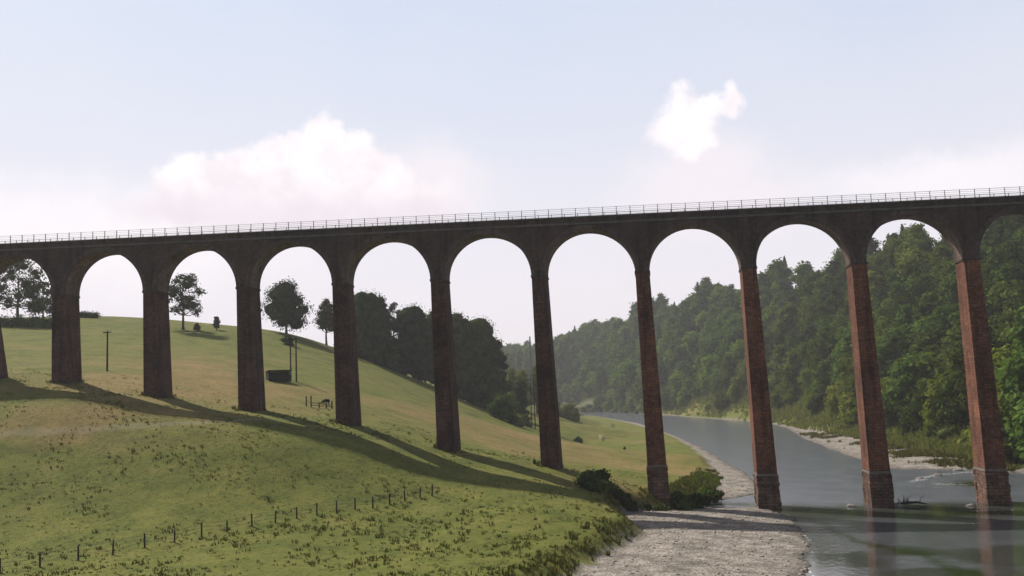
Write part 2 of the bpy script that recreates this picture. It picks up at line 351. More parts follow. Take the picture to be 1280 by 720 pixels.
# ------------------------------------------------------------------ ground mesh
def axis(segs):
    out = []
    for a, b, s in segs: out += list(np.arange(a, b, s))
    return np.array(out + [segs[-1][1]])
xs = axis([(-900, -300, 30), (-300, -140, 8), (-140, -112, 2.), (-112, 90, .6), (90, 150, 2.5), (150, 350, 8), (350, 1100, 30)])
ys = axis([(-260, -150, 6), (-150, -70, 2.), (-70, 20, .6), (20, 110, 1.1), (110, 260, 2.5), (260, 700, 7), (700, 1700, 40)])
GX, GY = np.meshgrid(xs, ys); gx, gy = GX.ravel(), GY.ravel()
gz, gdc, gdw = height(gx, gy, True)
nx, ny = len(xs), len(ys); I = np.arange(nx*ny).reshape(ny, nx)
Q = np.stack([I[:-1, :-1], I[:-1, 1:], I[1:, 1:], I[1:, :-1]], -1).reshape(-1, 4)
me = me_np('ground', np.c_[gx, gy, gz], Q, [M['ground']], smooth=True)
gravel = 1-sstep(.3, 1.6, gdc + 1.2*fbm(gx, gy, 2.2, 21))
# footpath across the slope
pth = [hit(px, py) for px, py in ((-40, 546), (0, 543), (60, 539), (120, 536), (180, 532), (240, 529), (290, 526), (335, 524))]
dp = np.full(len(gx), 1e9)
for a, b in zip(pth[:-1], pth[1:]):
    e = b[:2]-a[:2]; t = np.clip(((gx-a[0])*e[0]+(gy-a[1])*e[1])/(e@e), 0, 1)
    dp = np.minimum(dp, np.hypot(gx-a[0]-t*e[0], gy-a[1]-t*e[1]))
path = (1-sstep(.35, 1.0, dp+.5*fbm(gx, gy, 1.5, 9)))*.33
RIDXY = np.array([p[:2] for p in RID]); FOOTXY = np.array([onz(a, b, 1.3)[:2] for a, b in foot])
hillpoly = [tuple(p) for p in FOOTXY] + [(95, 20), (80, -60), (80, -200), (1100, -200), (1100, 1700), (-420, 1700), (-420, 800), (-330, 770)]
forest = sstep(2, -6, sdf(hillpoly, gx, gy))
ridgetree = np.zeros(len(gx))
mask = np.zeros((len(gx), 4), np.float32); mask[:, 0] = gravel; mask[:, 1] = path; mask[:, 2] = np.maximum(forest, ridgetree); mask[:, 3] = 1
at = me.color_attributes.new('mask', 'FLOAT_COLOR', 'POINT'); at.data.foreach_set('color', mask.ravel())
# dry hay-coloured part of the hill beyond the piers, greener slope in front of them
dry = .30*sstep(-20, -5, gy)*sstep(55, 25, gy) + .35*sstep(20, 60, gy)*sstep(-60, -30, gx)*sstep(150, 100, gy) - .25*sstep(-24, -34, gy) - .2*sstep(60, 100, gy)*sstep(-30, -60, gx) + .12 + .75*fbm(gx, gy, 22, 31, 4)
for a_, b_, r_ in ((290, 482, 13), (255, 470, 9), (425, 492, 12), (520, 512, 15), (600, 546, 14), (30, 522, 9), (110, 515, 7), (850, 588, 14), (720, 568, 13), (140, 470, 10)):
    q_ = hit(a_, b_); dry += .55*sstep(r_, r_*.2, np.hypot(gx-q_[0], (gy-q_[1])*.8)+5*fbm(gx, gy, 6, 91))
a2 = me.attributes.new('dry', 'FLOAT', 'POINT'); a2.data.foreach_set('value', np.clip(dry, 0, .85).astype(np.float32))
tag(link('ground', me), kind='structure')

# ------------------------------------------------------------------ river
wx = axis([(-350, -40, 10), (-40, 100, .9)]); wy = axis([(-200, -75, 3), (-75, 90, .7), (90, 300, 3), (300, 900, 15)])
WX, WY = np.meshgrid(wx, wy); ux, uy = WX.ravel(), WY.ravel(); I = np.arange(len(ux)).reshape(len(wy), len(wx))
Q = np.stack([I[:-1, :-1], I[:-1, 1:], I[1:, 1:], I[1:, :-1]], -1).reshape(-1, 4)
ddw = sdf(wat, ux, uy); keep = (ddw < 6)[Q].any(1); 
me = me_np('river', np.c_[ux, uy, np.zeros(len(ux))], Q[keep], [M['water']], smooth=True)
wav = 2.*fbm(ux, uy, 5, 44)
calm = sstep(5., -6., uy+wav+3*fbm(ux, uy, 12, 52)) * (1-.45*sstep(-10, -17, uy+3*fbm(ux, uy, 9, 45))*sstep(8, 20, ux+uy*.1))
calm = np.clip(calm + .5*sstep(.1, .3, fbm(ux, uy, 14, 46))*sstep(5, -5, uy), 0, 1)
def blobf(px, py, rx, ry, s=47):
    c = onz(px, py); return sstep(1., .2, np.hypot((ux-c[0])/rx, (uy-c[1])/ry)+.9*fbm(ux, uy, 3, s))
def streak(pts, w, s=48):
    P_ = [onz(*p)[:2] for p in pts]; d = np.full(len(ux), 1e9)
    for a, b in zip(P_[:-1], P_[1:]):
        e = b-a; t = np.clip(((ux-a[0])*e[0]+(uy-a[1])*e[1])/(e@e), 0, 1); d = np.minimum(d, np.hypot(ux-a[0]-t*e[0], uy-a[1]-t*e[1]))
    return sstep(w, w*.3, d+w*.9*fbm(ux, uy, 2.5, s))
weed = np.maximum.reduce([streak([(1015, 648), (1040, 663), (1075, 678), (1100, 684)], .9), streak([(1125, 688), (1155, 693), (1185, 708), (1215, 722)], 1.6), blobf(1190, 642, 11, 3.5), blobf(1020, 637, 6, 2.5), blobf(900, 631, 9, 3), blobf(1225, 605, 6, 8)])  # water weed, plus the piers' shadow painted in as dark blobs along the pier line
foam = np.maximum.reduce([.40*streak([(1140, 603), (1158, 596), (1185, 592), (1225, 589)], 1.8), .36*blobf(1165, 606, 7, 9), .42*blobf(1240, 638, 4.5, 1.6), .4*blobf(1120, 630, 2.2, 1.2), .30*blobf(1195, 655, 7, 2), .36*streak([(990, 652), (1012, 672), (1016, 700), (1014, 725)], .7), .33*streak([(1030, 640), (1070, 634)], .8)])
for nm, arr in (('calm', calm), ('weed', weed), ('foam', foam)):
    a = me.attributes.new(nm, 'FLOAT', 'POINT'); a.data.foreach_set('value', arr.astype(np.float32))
tag(link('river', me), kind='structure')

# ------------------------------------------------------------------ viaduct
PT = 14.45; ZI, ZC, ZD = 32.42, 38.9, 40.75; W, D_, BT = 1.95, 4.09, .0121; GR = -.0098; LEAN = -.0269
def vt(v):
    v = np.array(v, float); k = np.clip(v[:, 2]/ZI, 0, 1); v[:, 2] += GR*v[:, 0]*k; v[:, 0] += LEAN*(v[:, 2]-15); return v
via = empty('viaduct', (0, 0, 0)); tag(via, 'tall red sandstone and brick railway viaduct of many round arches crossing the whole view', 'viaduct')
K0, K1 = -1, 13            # piers from beyond the left edge to the right hillside
def vmesh(mb, name, mats, smooth=False):
    mb.v = [tuple(p) for p in vt(mb.v)]; return mb.mesh(name, mats, smooth)
for i in range(K0, K1+1):
    X = PT*(i-7); xb = X + LEAN*(0-15)
    zg = min(hz(xb, -2.5), hz(xb, 2.5))
    if i >= 8: zg = min(zg, 0.)
    zb = zg-1.8
    zs = [zb]; z = zb
    mb = MB(); plz = max(zg, 0)+4.7 if i >= 7 else None
    start = plz if plz else zb
    nz = 14; zz = [start+(ZI-start)*k/nz for k in range(nz+1)]
    for k, z in enumerate(zz):
        g = BT*(ZI-z); hw, hd = W/2+g, D_/2+g
        if i == 0: hw += .9+.13*(ZI-z)      # the stouter buttressed pier at the left edge
        for cx_, cy_ in ((-1, -1), (1, -1), (1, 1), (-1, 1)): mb.v.append((X+cx_*hw, cy_*hd, z))
    for k in range(nz):
        for q in range(4):
            a = 4*k+q; b = 4*k+(q+1) % 4; mb.f.append((a, b, b+4, a+4)); mb.m.append(0)
    mb.f.append((3, 2, 1, 0)); mb.m.append(0)
    p = link('pier', vmesh(mb, 'pier', [M['brick'] if i >= 7 else M['brickold']]), via)
    if plz:
        # rough stone footing: courses of blocks with ragged corners and a pale cap
        mb = MB(); z = zb; rr = random.Random(i)
        while z < plz-.25:
            hgt = min(.52, plz-.25-z); g = BT*(ZI-z)+.10+rr.uniform(-.05, .05)-.06
            mb.box((X, 0, z+hgt/2), (W/2+g, D_/2+g, hgt/2-.025)); 
            for sx in (-1, 1):
                for sy in (-1, 1):
                    if rr.random() < .75: mb.box((X+sx*(W/2+g-.22), sy*(D_/2+g-.3), z+hgt/2), (.28+rr.uniform(0, .06), .36+rr.uniform(0, .08), hgt/2-.05))
            z += hgt
        mb.box((X, 0, (zb+plz)/2-.15), (W/2+BT*(ZI-zb)*.94, D_/2+BT*(ZI-zb)*.94, (plz-zb)/2-.2))
        link('footing', vmesh(mb, 'footing', [M['stone']]), p)
        g = BT*(ZI-plz)+.07; mb = MB(); mb.box((X, 0, plz-.14), (W/2+g, D_/2+g, .13), top=.97)
        link('footing_cap', vmesh(mb, 'footing_cap', [M['cap']]), p)
    mb = MB(); mb.box((X, 0, ZI+.14), (W/2+.10, D_/2+.12, .16)); link('impost', vmesh(mb, 'impost', [M['arch']]), p)
# arcade (spandrels and soffits)
mb = MB(); ns = 28; R_ = (PT-W)/2; ZT = ZD-1.15
ringb = []
for i in range(K0, K1):
    X0 = PT*(i-7)+W/2; X1 = PT*(i-6)-W/2; xc = (X0+X1)/2; hr = ZC-ZI-.3
    pts = [(xc-R_*math.cos(PI*k/ns), ZI+.3+hr*math.sin(PI*k/ns)) for k in range(ns+1)]
    for y, fl in ((-D_/2, 0), (D_/2, 1)):
        n = len(mb.v)
        for x, z in pts: mb.v += [(x, y, z), (x, y, ZT)]
        for k in range(ns):
            a = n+2*k; q = (a, a+2, a+3, a+1); mb.f.append(q[::-1] if fl else q); mb.m.append(0)
    n = len(mb.v)
    for x, z in pts: mb.v += [(x, -D_/2, z), (x, D_/2, z)]
    for k in range(ns):
        a = n+2*k; mb.f.append((a, a+1, a+3, a+2)); mb.m.append(1)
    rb = MB()
    for sy in (-1, 1):
        y0 = sy*(D_/2+.06); y1 = sy*(D_/2-.25); n = len(rb.v)
        for k in range(ns+1):
            c_, s_ = math.cos(PI*k/ns), math.sin(PI*k/ns)
            for rr_, yy in ((0, y1), (0, y0), (.62, y0), (.62, y1)): rb.v.append((xc-(R_-.02+rr_)*c_, yy, ZI+.3+(hr-.02+rr_)*s_))
        for k in range(ns):
            for q in range(4):
                a = n+4*k+q; b = n+4*k+(q+1) % 4; rb.f.append((a, b, b+4, a+4)); rb.m.append(0)
    ringb.append(rb)
for i in range(K0, K1+1):
    X = PT*(i-7); mb.box((X, 0, (ZI+.3+ZT)/2), (W/2, D_/2, (ZT-ZI-.3)/2))
xa, xb_ = PT*(K0-7), PT*(K1-7)
link('arcade', vmesh(mb, 'arcade', [M['arch'], M['soffit']]), via)
for rb in ringb: link('arch_ring', vmesh(rb, 'arch_ring', [M['ring']]), via)
nseg = 60
def long(h, z, w, name, m, parent=via):
    b = MB()
    for k in range(nseg):
        x0 = xa-9+(xb_-xa+18)*k/nseg; x1 = xa-9+(xb_-xa+18)*(k+1)/nseg; b.box(((x0+x1)/2, w[0], z), ((x1-x0)/2, w[1], h))
    return link(name, vmesh(b, name, [m]), parent)
long(.13, ZT+.13, (0, D_/2+.20), 'string_course', M['cope'])
long(.36, ZT+.62, (0, D_/2+.05), 'parapet', M['arch'])
long(.085, ZD-.085, (0, D_/2+.24), 'coping', M['cope'])
# abutment continuing the deck beyond the last modelled pier, outside the view
mb = MB(); mb.box((PT*(K1-7)+5, 0, 28), (5+W/2, D_/2-.05, 11.5)); link('abutment', vmesh(mb, 'abutment', [M['arch']]), via)
# railings
SP = PT/7.6
for s, nm in ((-1, 'railing'), (1, 'railing')):
    y = s*(D_/2+.12); mb = MB()
    for hh in (.30, .58, .86, 1.12):
        n = 40
        x0, x1 = xa-9, xb_+9
        pts = vt([(x0+(x1-x0)*k/n, y, ZD+hh) for k in range(n+1)]); mb.tube(pts, .022 if hh < 1 else .03, 5)
    rl = mb.build(nm, M['rail'], via)
    pm = MB(); pm.box((0, 0, .59), (.045, .04, .59)); pm.box((0, 0, .02), (.09, .08, .02)); pme = pm.mesh('post', [M['rail']])
    rest = MB(); n = 0; x = PT*(0-7)-14
    while x < PT*(11.2-7):
        q = vt([(x, y, ZD+.0)])[0]
        if (s < 0) or x > 38: 
            link('post', pme, rl, q); n += 1
        else:
            rest.box(q+np.array([0, 0, .59]), (.045, .04, .59)); rest.box(q+np.array([0, 0, .02]), (.09, .08, .02))
        x += SP
    x = PT*(11.2-7)
    while x < xb_+8:
        q = vt([(x, y, ZD)])[0]; rest.box(q+np.array([0, 0, .59]), (.045, .04, .59)); x += SP
    if rest.v: tag(rest.build('post_row', M['rail'], rl), kind='stuff')

# ------------------------------------------------------------------ trees
def leafcloud(centres, radii, n, size, up=.35, seed=0, shell=.55, squash=1.):
    r = np.random.default_rng(seed); cen = np.array(centres); rad = np.array(radii)
    wt = rad.prod(1)**(2/3); wt /= wt.sum(); idx = r.choice(len(cen), n, p=wt)
    d = r.normal(size=(n, 3)); d /= np.linalg.norm(d, axis=1)[:, None]
    # fewer leaves on undersides
    flip = (d[:, 2] < -.25) & (r.random(n) < .6); d[flip, 2] *= -1
    rr = (shell + (1-shell)*r.random(n)**.6)*(1+.20*r.normal(size=n))
    p = cen[idx] + d*rad[idx]*rr[:, None]
    nr = d + np.array([0, 0, up]) + .55*r.normal(size=(n, 3)); nr /= np.linalg.norm(nr, axis=1)[:, None]
    t = np.cross(nr, r.normal(size=(n, 3))); t /= np.linalg.norm(t, axis=1)[:, None]; b = np.cross(nr, t)
    s = size*(.6+.8*r.random(n))[:, None]; asp = (.55+.4*r.random(n))[:, None]
    # bent four-corner leaf clump
    V = np.stack([p-t*s*.5, p-b*s*asp*.5+nr*s*.12, p+t*s*.5, p+b*s*asp*.5+nr*s*.12], 1).reshape(-1, 3)
    return V, np.arange(4*n).reshape(-1, 4)
def core(centres, radii, k=.62):
    VV = []; QQ = []; n = 0
    for j, (c, r) in enumerate(zip(centres, radii)):
        m_, n_ = 7, 5; vs = []
        for a in range(n_+1):
            th = PI*a/n_
            for b_ in range(m_):
                ph = 2*PI*b_/m_+a*.4; vs.append((c[0]+k*r[0]*math.sin(th)*math.cos(ph), c[1]+k*r[1]*math.sin(th)*math.sin(ph), c[2]+k*r[2]*math.cos(th)))
        for a in range(n_):
            for b_ in range(m_):
                QQ.append((n+a*m_+b_, n+(a+1)*m_+b_, n+(a+1)*m_+(b_+1) % m_, n+a*m_+(b_+1) % m_))
        VV += vs; n += len(vs)
    return np.array(VV), np.array(QQ)
def trunk_mb(H, r, lobes, rr, bole=.35, lean=0.):
    mb = MB(); top = H*.72
    pts = [(lean*k*.1*H+.04*H*math.sin(k*1.3+rr.random()*3)*.3*k/5, .03*H*math.cos(k*1.7)*.3*k/5, -.6+(top+.6)*k/6) for k in range(7)]
    mb.tube(pts, [r*(1.35 if k == 0 else 1-.8*k/6) for k in range(7)], 8)
    for c, rd in lobes:
        z0_ = max(bole*H*.8, min(top*.9, c[2]-.35*math.hypot(c[0], c[1])-.1*H)); f_ = z0_/top
        st = np.array([lean*H*.1*6*f_, 0, z0_]); e = np.array(c)
        mid = st*.5+e*.5+np.array([0, 0, -.04*H]); mb.tube([st, mid, e], [r*.42, r*.26, r*.10], 5)
    return mb
def broad(H, wid, seed, base=.28, nl=15, leaves=1500, size=.75, shape='round', holes=False, k=.62):
    rr = random.Random(seed); lob = []
    for j in range(nl):
        t = (j+.5)/nl; ph = j*2.399+rr.random()*.6
        zz = base+(1-base)*(.12+.82*t)
        if shape == 'round': w_ = math.sin(PI*min(1, .18+.80*t))**.75
        elif shape == 'tall': w_ = math.sin(PI*min(1, .22+.76*t))**.6*.8
        else: w_ = (1-t)*.9+.12
        rad = wid*.5*w_*(.45+.35*rr.random())
        s = wid*(.15+.19*rr.random()**1.5)*(1.05-.25*t)*(.72 if holes else 1.12)
        lob.append(((rad*math.cos(ph), rad*math.sin(ph), H*min(zz, 1-.8*s*.75/H)), (s, s, s*.78)))
    if not holes: lob.append(((0, 0, H*(base+(1-base)*.5)), (wid*.33, wid*.33, H*(1-base)*.42)))
    return lob
def crown_mesh(name, lob, m, leaves, size, seed, k=.62, extra=None):
    cen = [l[0] for l in lob]; rad = [l[1] for l in lob]
    V1, Q1 = leafcloud(cen, rad, leaves, size, seed=seed)
    V2, Q2 = core(cen, rad, k)
    V = np.r_[V1, V2]; Qa = np.r_[Q1, Q2+len(V1)]
    return V, Qa
def conifer(H, wid, seed, leaves=1300, size=.6, base=.1):
    r = np.random.default_rng(seed); t = r.random(leaves)**1.25; ph = r.random(leaves)*2*PI
    tier = .78+.22*np.sin(t*H*3.2)
    rad = wid*.5*(1-t)**.85*tier*(.55+.45*r.random(leaves)**.5)*(1+.15*np.sin(ph*3+t*9)); z = H*(base+(1-base)*t)-.16*rad
    p = np.c_[rad*np.cos(ph), rad*np.sin(ph), z]
    nr = np.c_[np.cos(ph)*.6, np.sin(ph)*.6, np.ones(leaves)*.7]+.4*r.normal(size=(leaves, 3)); nr /= np.linalg.norm(nr, axis=1)[:, None]
    o = np.c_[np.cos(ph), np.sin(ph), -.35*np.ones(leaves)]; tt = o-nr*(o*nr).sum(1)[:, None]; tt /= np.linalg.norm(tt, axis=1)[:, None]; b = np.cross(nr, tt)
    s = size*(.6+.8*r.random(leaves))[:, None]
    V = np.stack([p-tt*s*.6, p-b*s*.28, p+tt*s*.6, p+b*s*.28], 1).reshape(-1, 3); Qa = np.arange(4*leaves).reshape(-1, 4)
    cv, cq = core([(0, 0, H*.32), (0, 0, H*.6)], [(wid*.26, wid*.26, H*.28), (wid*.13, wid*.13, H*.28)], .8)
    return np.r_[V, cv], np.r_[Qa, cq+len(V)]
# variants for the wooded bank
VAR = []   # (verts, quads, material index list, trunk) as one mesh each
VM = {}
def make_variant(key, kind, H, wid, seed, m, leaves, size, base=.2, shape='round'):
    if kind == 'con': V, Qa = conifer(H, wid, seed, leaves, size); lob = []
    else:
        lob = broad(H, wid, seed, base, 13, shape=shape); V, Qa = crown_mesh(key, lob, m, leaves, size, seed)
    tb = trunk_mb(H, .022*H, lob[:4], random.Random(seed))
    quads = [f for f in tb.f if len(f) == 4]; TV = np.array(tb.v)
    Vall = np.r_[V, TV]; Qall = np.r_[Qa, np.array(quads)+len(V)]
    mi = np.r_[np.zeros(len(Qa), int), np.ones(len(quads), int)]
    VM[key] = (Vall, Qall, mi, H, me_np(key, Vall, Qall, [m, M['bark']], mi))
LV = 1700
for j in range(4): make_variant('dome%d' % j, 'b', 14, 10.5, 11+j, M['leaf'], LV, .85, .12)
for j in range(3): make_variant('sunny%d' % j, 'b', 13, 9.5, 31+j, M['leafy'], LV, .8, .06)
for j in range(2): make_variant('tall%d' % j, 'b', 17, 9, 51+j, M['leaf'], LV, .85, .15, 'tall')
for j in range(2): make_variant('shade%d' % j, 'b', 13, 10, 71+j, M['leafdark'], LV, .85, .08)
for j in range(2): make_variant('spire%d' % j, 'con', 17, 6.5, 91+j, M['needle'], 1500, .9)
MASSV = {}
for key in VM: MASSV[key] = None
# candidate positions on the hillside
P0 = []
step = 7.8
for gxx in np.arange(-300, 420, step):
    for gyy in np.arange(-60, 1260, step):
        P0.append((gxx+rng.uniform(-.48, .48)*step, gyy+rng.uniform(-.48, .48)*step))
P0 = np.array(P0)
sdh = sdf(hillpoly, P0[:, 0], P0[:, 1])
hh = height(P0[:, 0], P0[:, 1])
v = P0 - CAM[:2]; dist = np.hypot(v[:, 0], v[:, 1])
px = np.array([proj((a, b, c+8)) for (a, b), c in zip(P0, hh)])
ok = (sdh < -1.5) & (px[:, 0] > 600) & (px[:, 0] < 1400) & (dist > 120)
# distance beyond the ridge line: drop what is far behind the crest
rs = RIDXY[np.argsort(RIDXY[:, 1])]
rx = np.interp(P0[:, 1], rs[:, 1], rs[:, 0])
ok &= (P0[:, 0] < rx+16)
tops_ = np.array([proj((a, b, c+17))[1] for (a, b), c in zip(P0, hh)])
ok &= ~((px[:, 0] > 1140) & (tops_ < np.where(px[:, 0] > 1195, 258, 276))); ok &= ~((px[:, 0] > 980) & (px[:, 0] <= 1140) & (tops_ < 274+(1140-px[:, 0])*.22))
thin = (dist > 420) & (rng.random(len(P0)) < .25); ok &= ~thin
cand = P0[ok]; ch = hh[ok]; cd = dist[ok]; csd = -sdh[ok]; crx = (cand[:, 0]-np.interp(cand[:, 1], rs[:, 1], rs[:, 0])); cpx = px[ok]
order = np.argsort(cd)
print('hillside trees', len(order))
front_lab = {'dome': ('broadleaf_tree', 'rounded mid green broadleaf tree'), 'sunny': ('broadleaf_tree', 'bright sunlit green broadleaf tree'), 'tall': ('broadleaf_tree', 'tall narrow broadleaf tree'),
             'shade': ('broadleaf_tree', 'dark green rounded broadleaf tree'), 'spire': ('conifer_tree', 'dark pointed conifer')}
MV = []; MQ = []; MI = []; off = 0; NIND = 0
matlist = [M['leaf'], M['leafy'], M['leafdark'], M['needle'], M['bark']]
mkey = {'dome': 0, 'tall': 0, 'sunny': 1, 'shade': 2, 'spire': 3}
for q in order:
    x, y = cand[q]; z = ch[q]; d = cd[q]; sd = csd[q]
    u = rng.random()
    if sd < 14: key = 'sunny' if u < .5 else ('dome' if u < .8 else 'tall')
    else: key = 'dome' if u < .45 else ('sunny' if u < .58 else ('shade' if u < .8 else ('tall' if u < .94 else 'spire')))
    ks = [k for k in VM if k.startswith(key)]; kk = ks[rng.integers(len(ks))]
    sc_ = rng.choice([rng.uniform(.5, .8), rng.uniform(.8, 1.25)], p=[.25, .75])*1.22*(.75 if sd < 7 else 1.)
    if key in ('tall', 'spire') and sd > 20: sc_ *= .9
    rz = rng.uniform(0, 2*PI); sx = sc_*rng.uniform(.9, 1.12)
    inview = cpx[q][0] < 1292
    if NIND < 285 and inview:
        o = link(front_lab[key][0], VM[kk][4], None, (x, y, z-.2)); o.rotation_euler = (0, 0, rz); o.scale = (sx, sx, sc_)
        band = 'standing along the foot of the wooded bank by the river' if sd < 16 else ('part way up the wooded slope behind the right hand piers' if crx[q] < -25 else 'high on the wooded slope near its skyline')
        tag(o, front_lab[key][1]+' '+band, 'tree', 'trees '+band); NIND += 1
    else:
        Vv, Qv, mi, H, _ = VM[kk]
        far = d > 330 or not inview
        nleaf = (len(Qv)-int((mi == 1).sum()))
        stepk = 2 if far else 1
        sel = np.zeros(len(Qv), bool); sel[:LV if key != 'spire' else 1500] = True
        keepq = np.where(sel & (np.arange(len(Qv)) % stepk == 0) | (~sel & (mi == 0)))[0]
        Q2 = Qv[keepq]; used, inv = np.unique(Q2, return_inverse=True); V2 = Vv[used].copy(); Q2 = inv.reshape(Q2.shape)
        if stepk == 2:
            nq = int(sel[keepq].sum()); g = V2[:nq*4].reshape(-1, 4, 3); c_ = g.mean(1, keepdims=True); V2[:nq*4] = (c_+(g-c_)*1.35).reshape(-1, 3)
        ca, sa = math.cos(rz), math.sin(rz)
        V3 = np.c_[(V2[:, 0]*ca-V2[:, 1]*sa)*sx+x, (V2[:, 0]*sa+V2[:, 1]*ca)*sx+y, V2[:, 2]*sc_+z-.2]
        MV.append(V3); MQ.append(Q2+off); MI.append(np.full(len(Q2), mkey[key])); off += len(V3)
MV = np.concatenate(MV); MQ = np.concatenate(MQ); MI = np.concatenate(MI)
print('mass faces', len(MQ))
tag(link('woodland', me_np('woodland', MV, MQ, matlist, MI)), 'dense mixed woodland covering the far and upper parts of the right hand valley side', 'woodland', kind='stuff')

# individually modelled trees on the left hill
def tree(px_, base_py, top_py, wid_px, label, m=None, Y=None, group=None, seed=1, name='broadleaf_tree', base=.22, leaves=2600, size=.62, shape='round', nl=17, holes=False, kind='b', bury=.3, k=.6, trunk_r=.026, D=None):
    if D is not None: p = ondist(px_, base_py, D); p[2] = hz(p[0], p[1])
    else: p = hit(px_, base_py) if Y is None else ony(px_, base_py, Y)
    if Y is not None: p[2] = hz(p[0], p[1])
    dep = (p-CAM)@fw; by = proj(p)[1]
    H = (by-top_py)*dep/F; wd = wid_px*dep/F
    root = empty(name, (p[0], p[1], p[2]-bury)); tag(root, label, 'tree', group)
    if kind == 'con': V, Qa = conifer(H, wd, seed, leaves, size); lob = []
    else:
        lob = broad(H, wd, seed, base, nl, shape=shape, holes=holes); V, Qa = crown_mesh(name, lob, m, int(leaves*1.5), size*.85, seed, k)
    trunk_mb(H, trunk_r*H, lob[:(9 if holes else 5)], random.Random(seed)).build('trunk', M['bark'], root, smooth=True)
    link('crown', me_np('crown', V, Qa, [m or M['leafdark']]), root)
    return root
dk = M['leafdark']
tree(22, 404, 318, 78, 'spreading open crowned pine-like tree at far left above the hedge', dk, Y=105, seed=3, base=.14, leaves=2900, holes=True, nl=22, k=.4, shape='round')
tree(54, 402, 350, 42, 'smaller open tree just behind the leftmost spreading tree', dk, Y=118, seed=5, base=.1, leaves=1900, holes=True, k=.4)
tree(229, 421, 340, 62, 'open crowned tree leaning right, beside the third pier from the left', dk, Y=112, seed=8, base=.2, leaves=2300, holes=True, nl=15, k=.4)
tree(271, 412, 394, 9, 'small lone bush-like sapling on the left skyline', dk, Y=120, seed=9, base=.1, leaves=500, size=.5)
tree(246, 416, 403, 8, 'tiny dark sapling just right of the open crowned tree', dk, Y=114, seed=10, base=.1, leaves=400, size=.5)
tree(358, 421, 349, 54, 'lone round crowned tree on the skyline above the dark shelter', dk, Y=136, seed=12, base=.08, leaves=3600, nl=24)
tree(408, 428, 371, 30, 'slim twin stemmed tree half hidden by the fifth pier', dk, Y=142, seed=14, base=.25, leaves=1500, shape='tall')
tree(454, 450, 362, 60, 'big dark tree at the left end of the hill clump', dk, Y=150, seed=16, base=.06, leaves=3000, nl=24, k=.78)
tree(476, 455, 368, 38, 'dark tree second from the left in the hill clump', dk, Y=158, seed=17, base=.06, leaves=2400, nl=24, k=.78)
tree(492, 452, 374, 34, 'thin tree with sky showing through, in the middle of the hill clump', dk, Y=165, seed=18, base=.2, leaves=1300, holes=True, k=.4)
tree(518, 474, 381, 62, 'dark domed tree just left of the sixth pier', dk, Y=160, seed=20, base=.04, leaves=3000, nl=24, k=.78)
tree(547, 484, 384, 54, 'dark tree behind the sixth pier', dk, Y=168, seed=21, base=.04, leaves=2600, nl=24, k=.78)
tree(574, 494, 388, 58, 'tall dark tree just right of the sixth pier', dk, Y=172, seed=22, base=.04, leaves=3000, nl=24, k=.78)
tree(600, 504, 396, 62, 'largest dark tree near the right end of the hill clump', dk, Y=178, seed=23, base=.04, leaves=3400, nl=24, k=.78)
tree(617, 506, 416, 42, 'rounded dark tree at the right end of the hill clump', dk, Y=186, seed=24, base=.04, leaves=2200, nl=24, k=.78)
for j, (a, b_, c_, w_) in enumerate(((442, 447, 405, 40), (464, 458, 415, 42), (488, 466, 425, 42), (508, 476, 425, 42), (532, 486, 430, 44), (560, 495, 435, 44), (586, 505, 440, 44), (606, 514, 445, 36))):
    lb = ['leftmost', 'second', 'third', 'fourth', 'fifth', 'sixth', 'seventh', 'rightmost'][j]
    tree(a, b_, c_, w_, lb+' of the low dark trees filling under the hill clump', dk, Y=146+5*j, seed=80+j, base=-.05, leaves=1500, nl=14, k=.8, name='understorey_tree', size=.7, group='low trees under the hill clump')
# small grove at the foot of the hill
gm = M['leaf']
for j, (a, b_, c_, w_, yy, mm, kd, lb) in enumerate((
    (597, 517, 470, 20, 200, M['leafy'], 'b', 'dull green tree at the left end of the riverside grove'),
    (612, 520, 462, 20, 215, M['leafy'], 'b', 'narrow green tree in the left half of the riverside grove'),
    (628, 524, 466, 20, 225, M['leafy'], 'b', 'lighter green tree behind the round bush in the grove'),
    (641, 527, 457, 17, 235, M['leafy'], 'b', 'upright cone shaped tree in the middle of the grove'),
    (655, 530, 460, 24, 240, M['leafy'], 'b', 'pale topped tree left of the seventh pier'),
    (652, 531, 475, 22, 205, dk, 'b', 'black green tree in front of the pale topped one'),
    (672, 530, 455, 24, 245, M['leafy'], 'b', 'green tree hidden mostly by the seventh pier'),
    (690, 530, 468, 22, 260, M['leafy'], 'b', 'green tree just behind the seventh pier right edge'))):
    tree(a, b_, c_, w_, lb, mm, Y=yy, seed=130+j, base=.04, leaves=1600, size=.7, shape='tall', nl=12)
def bush(px_, py_, hm, wm, label, m, seed, name='bush', group=None, leaves=900, size=.35, p=None, cat='bush'):
    if p is None: p = hit(px_, py_)
    lob = broad(hm, wm, seed, -.15, 9); V, Qa = crown_mesh(name, lob, m, leaves, size, seed, .7)
    o = link(name, me_np(name, V, Qa, [m]), None, (p[0], p[1], p[2]-.15)); tag(o, label, cat, group); return o
bush(631, 526, 7.2, 10, 'round bright green bush at the foot of the left hill', M['leaf'], 201, leaves=2600, size=.5)
bush(656, 532, 4, 6, 'low pale bush between the round bush and the seventh pier', M['willow'], 202, leaves=900)
bush(645, 531, 3.2, 5, 'small grey green bush right of the round bush', M['willow'], 203, leaves=700)
bush(712, 524, 7, 13, 'pale green willow bush right of the seventh pier at the river bend', M['willow'], 204, leaves=1500, size=.6)
bush(737, 517, 8, 15, 'hazy willow clump at the far river bend beyond the hurdles', M['willow'], 215, leaves=900, size=.8)
bush(723, 553, 1.8, 2.9, 'dark bramble bush alone on the river meadow', dk, 205, leaves=500)
bush(781, 562, .9, .7, 'tiny dark thorn bush on the meadow nearest the eighth pier', dk, 206, leaves=160, size=.2)
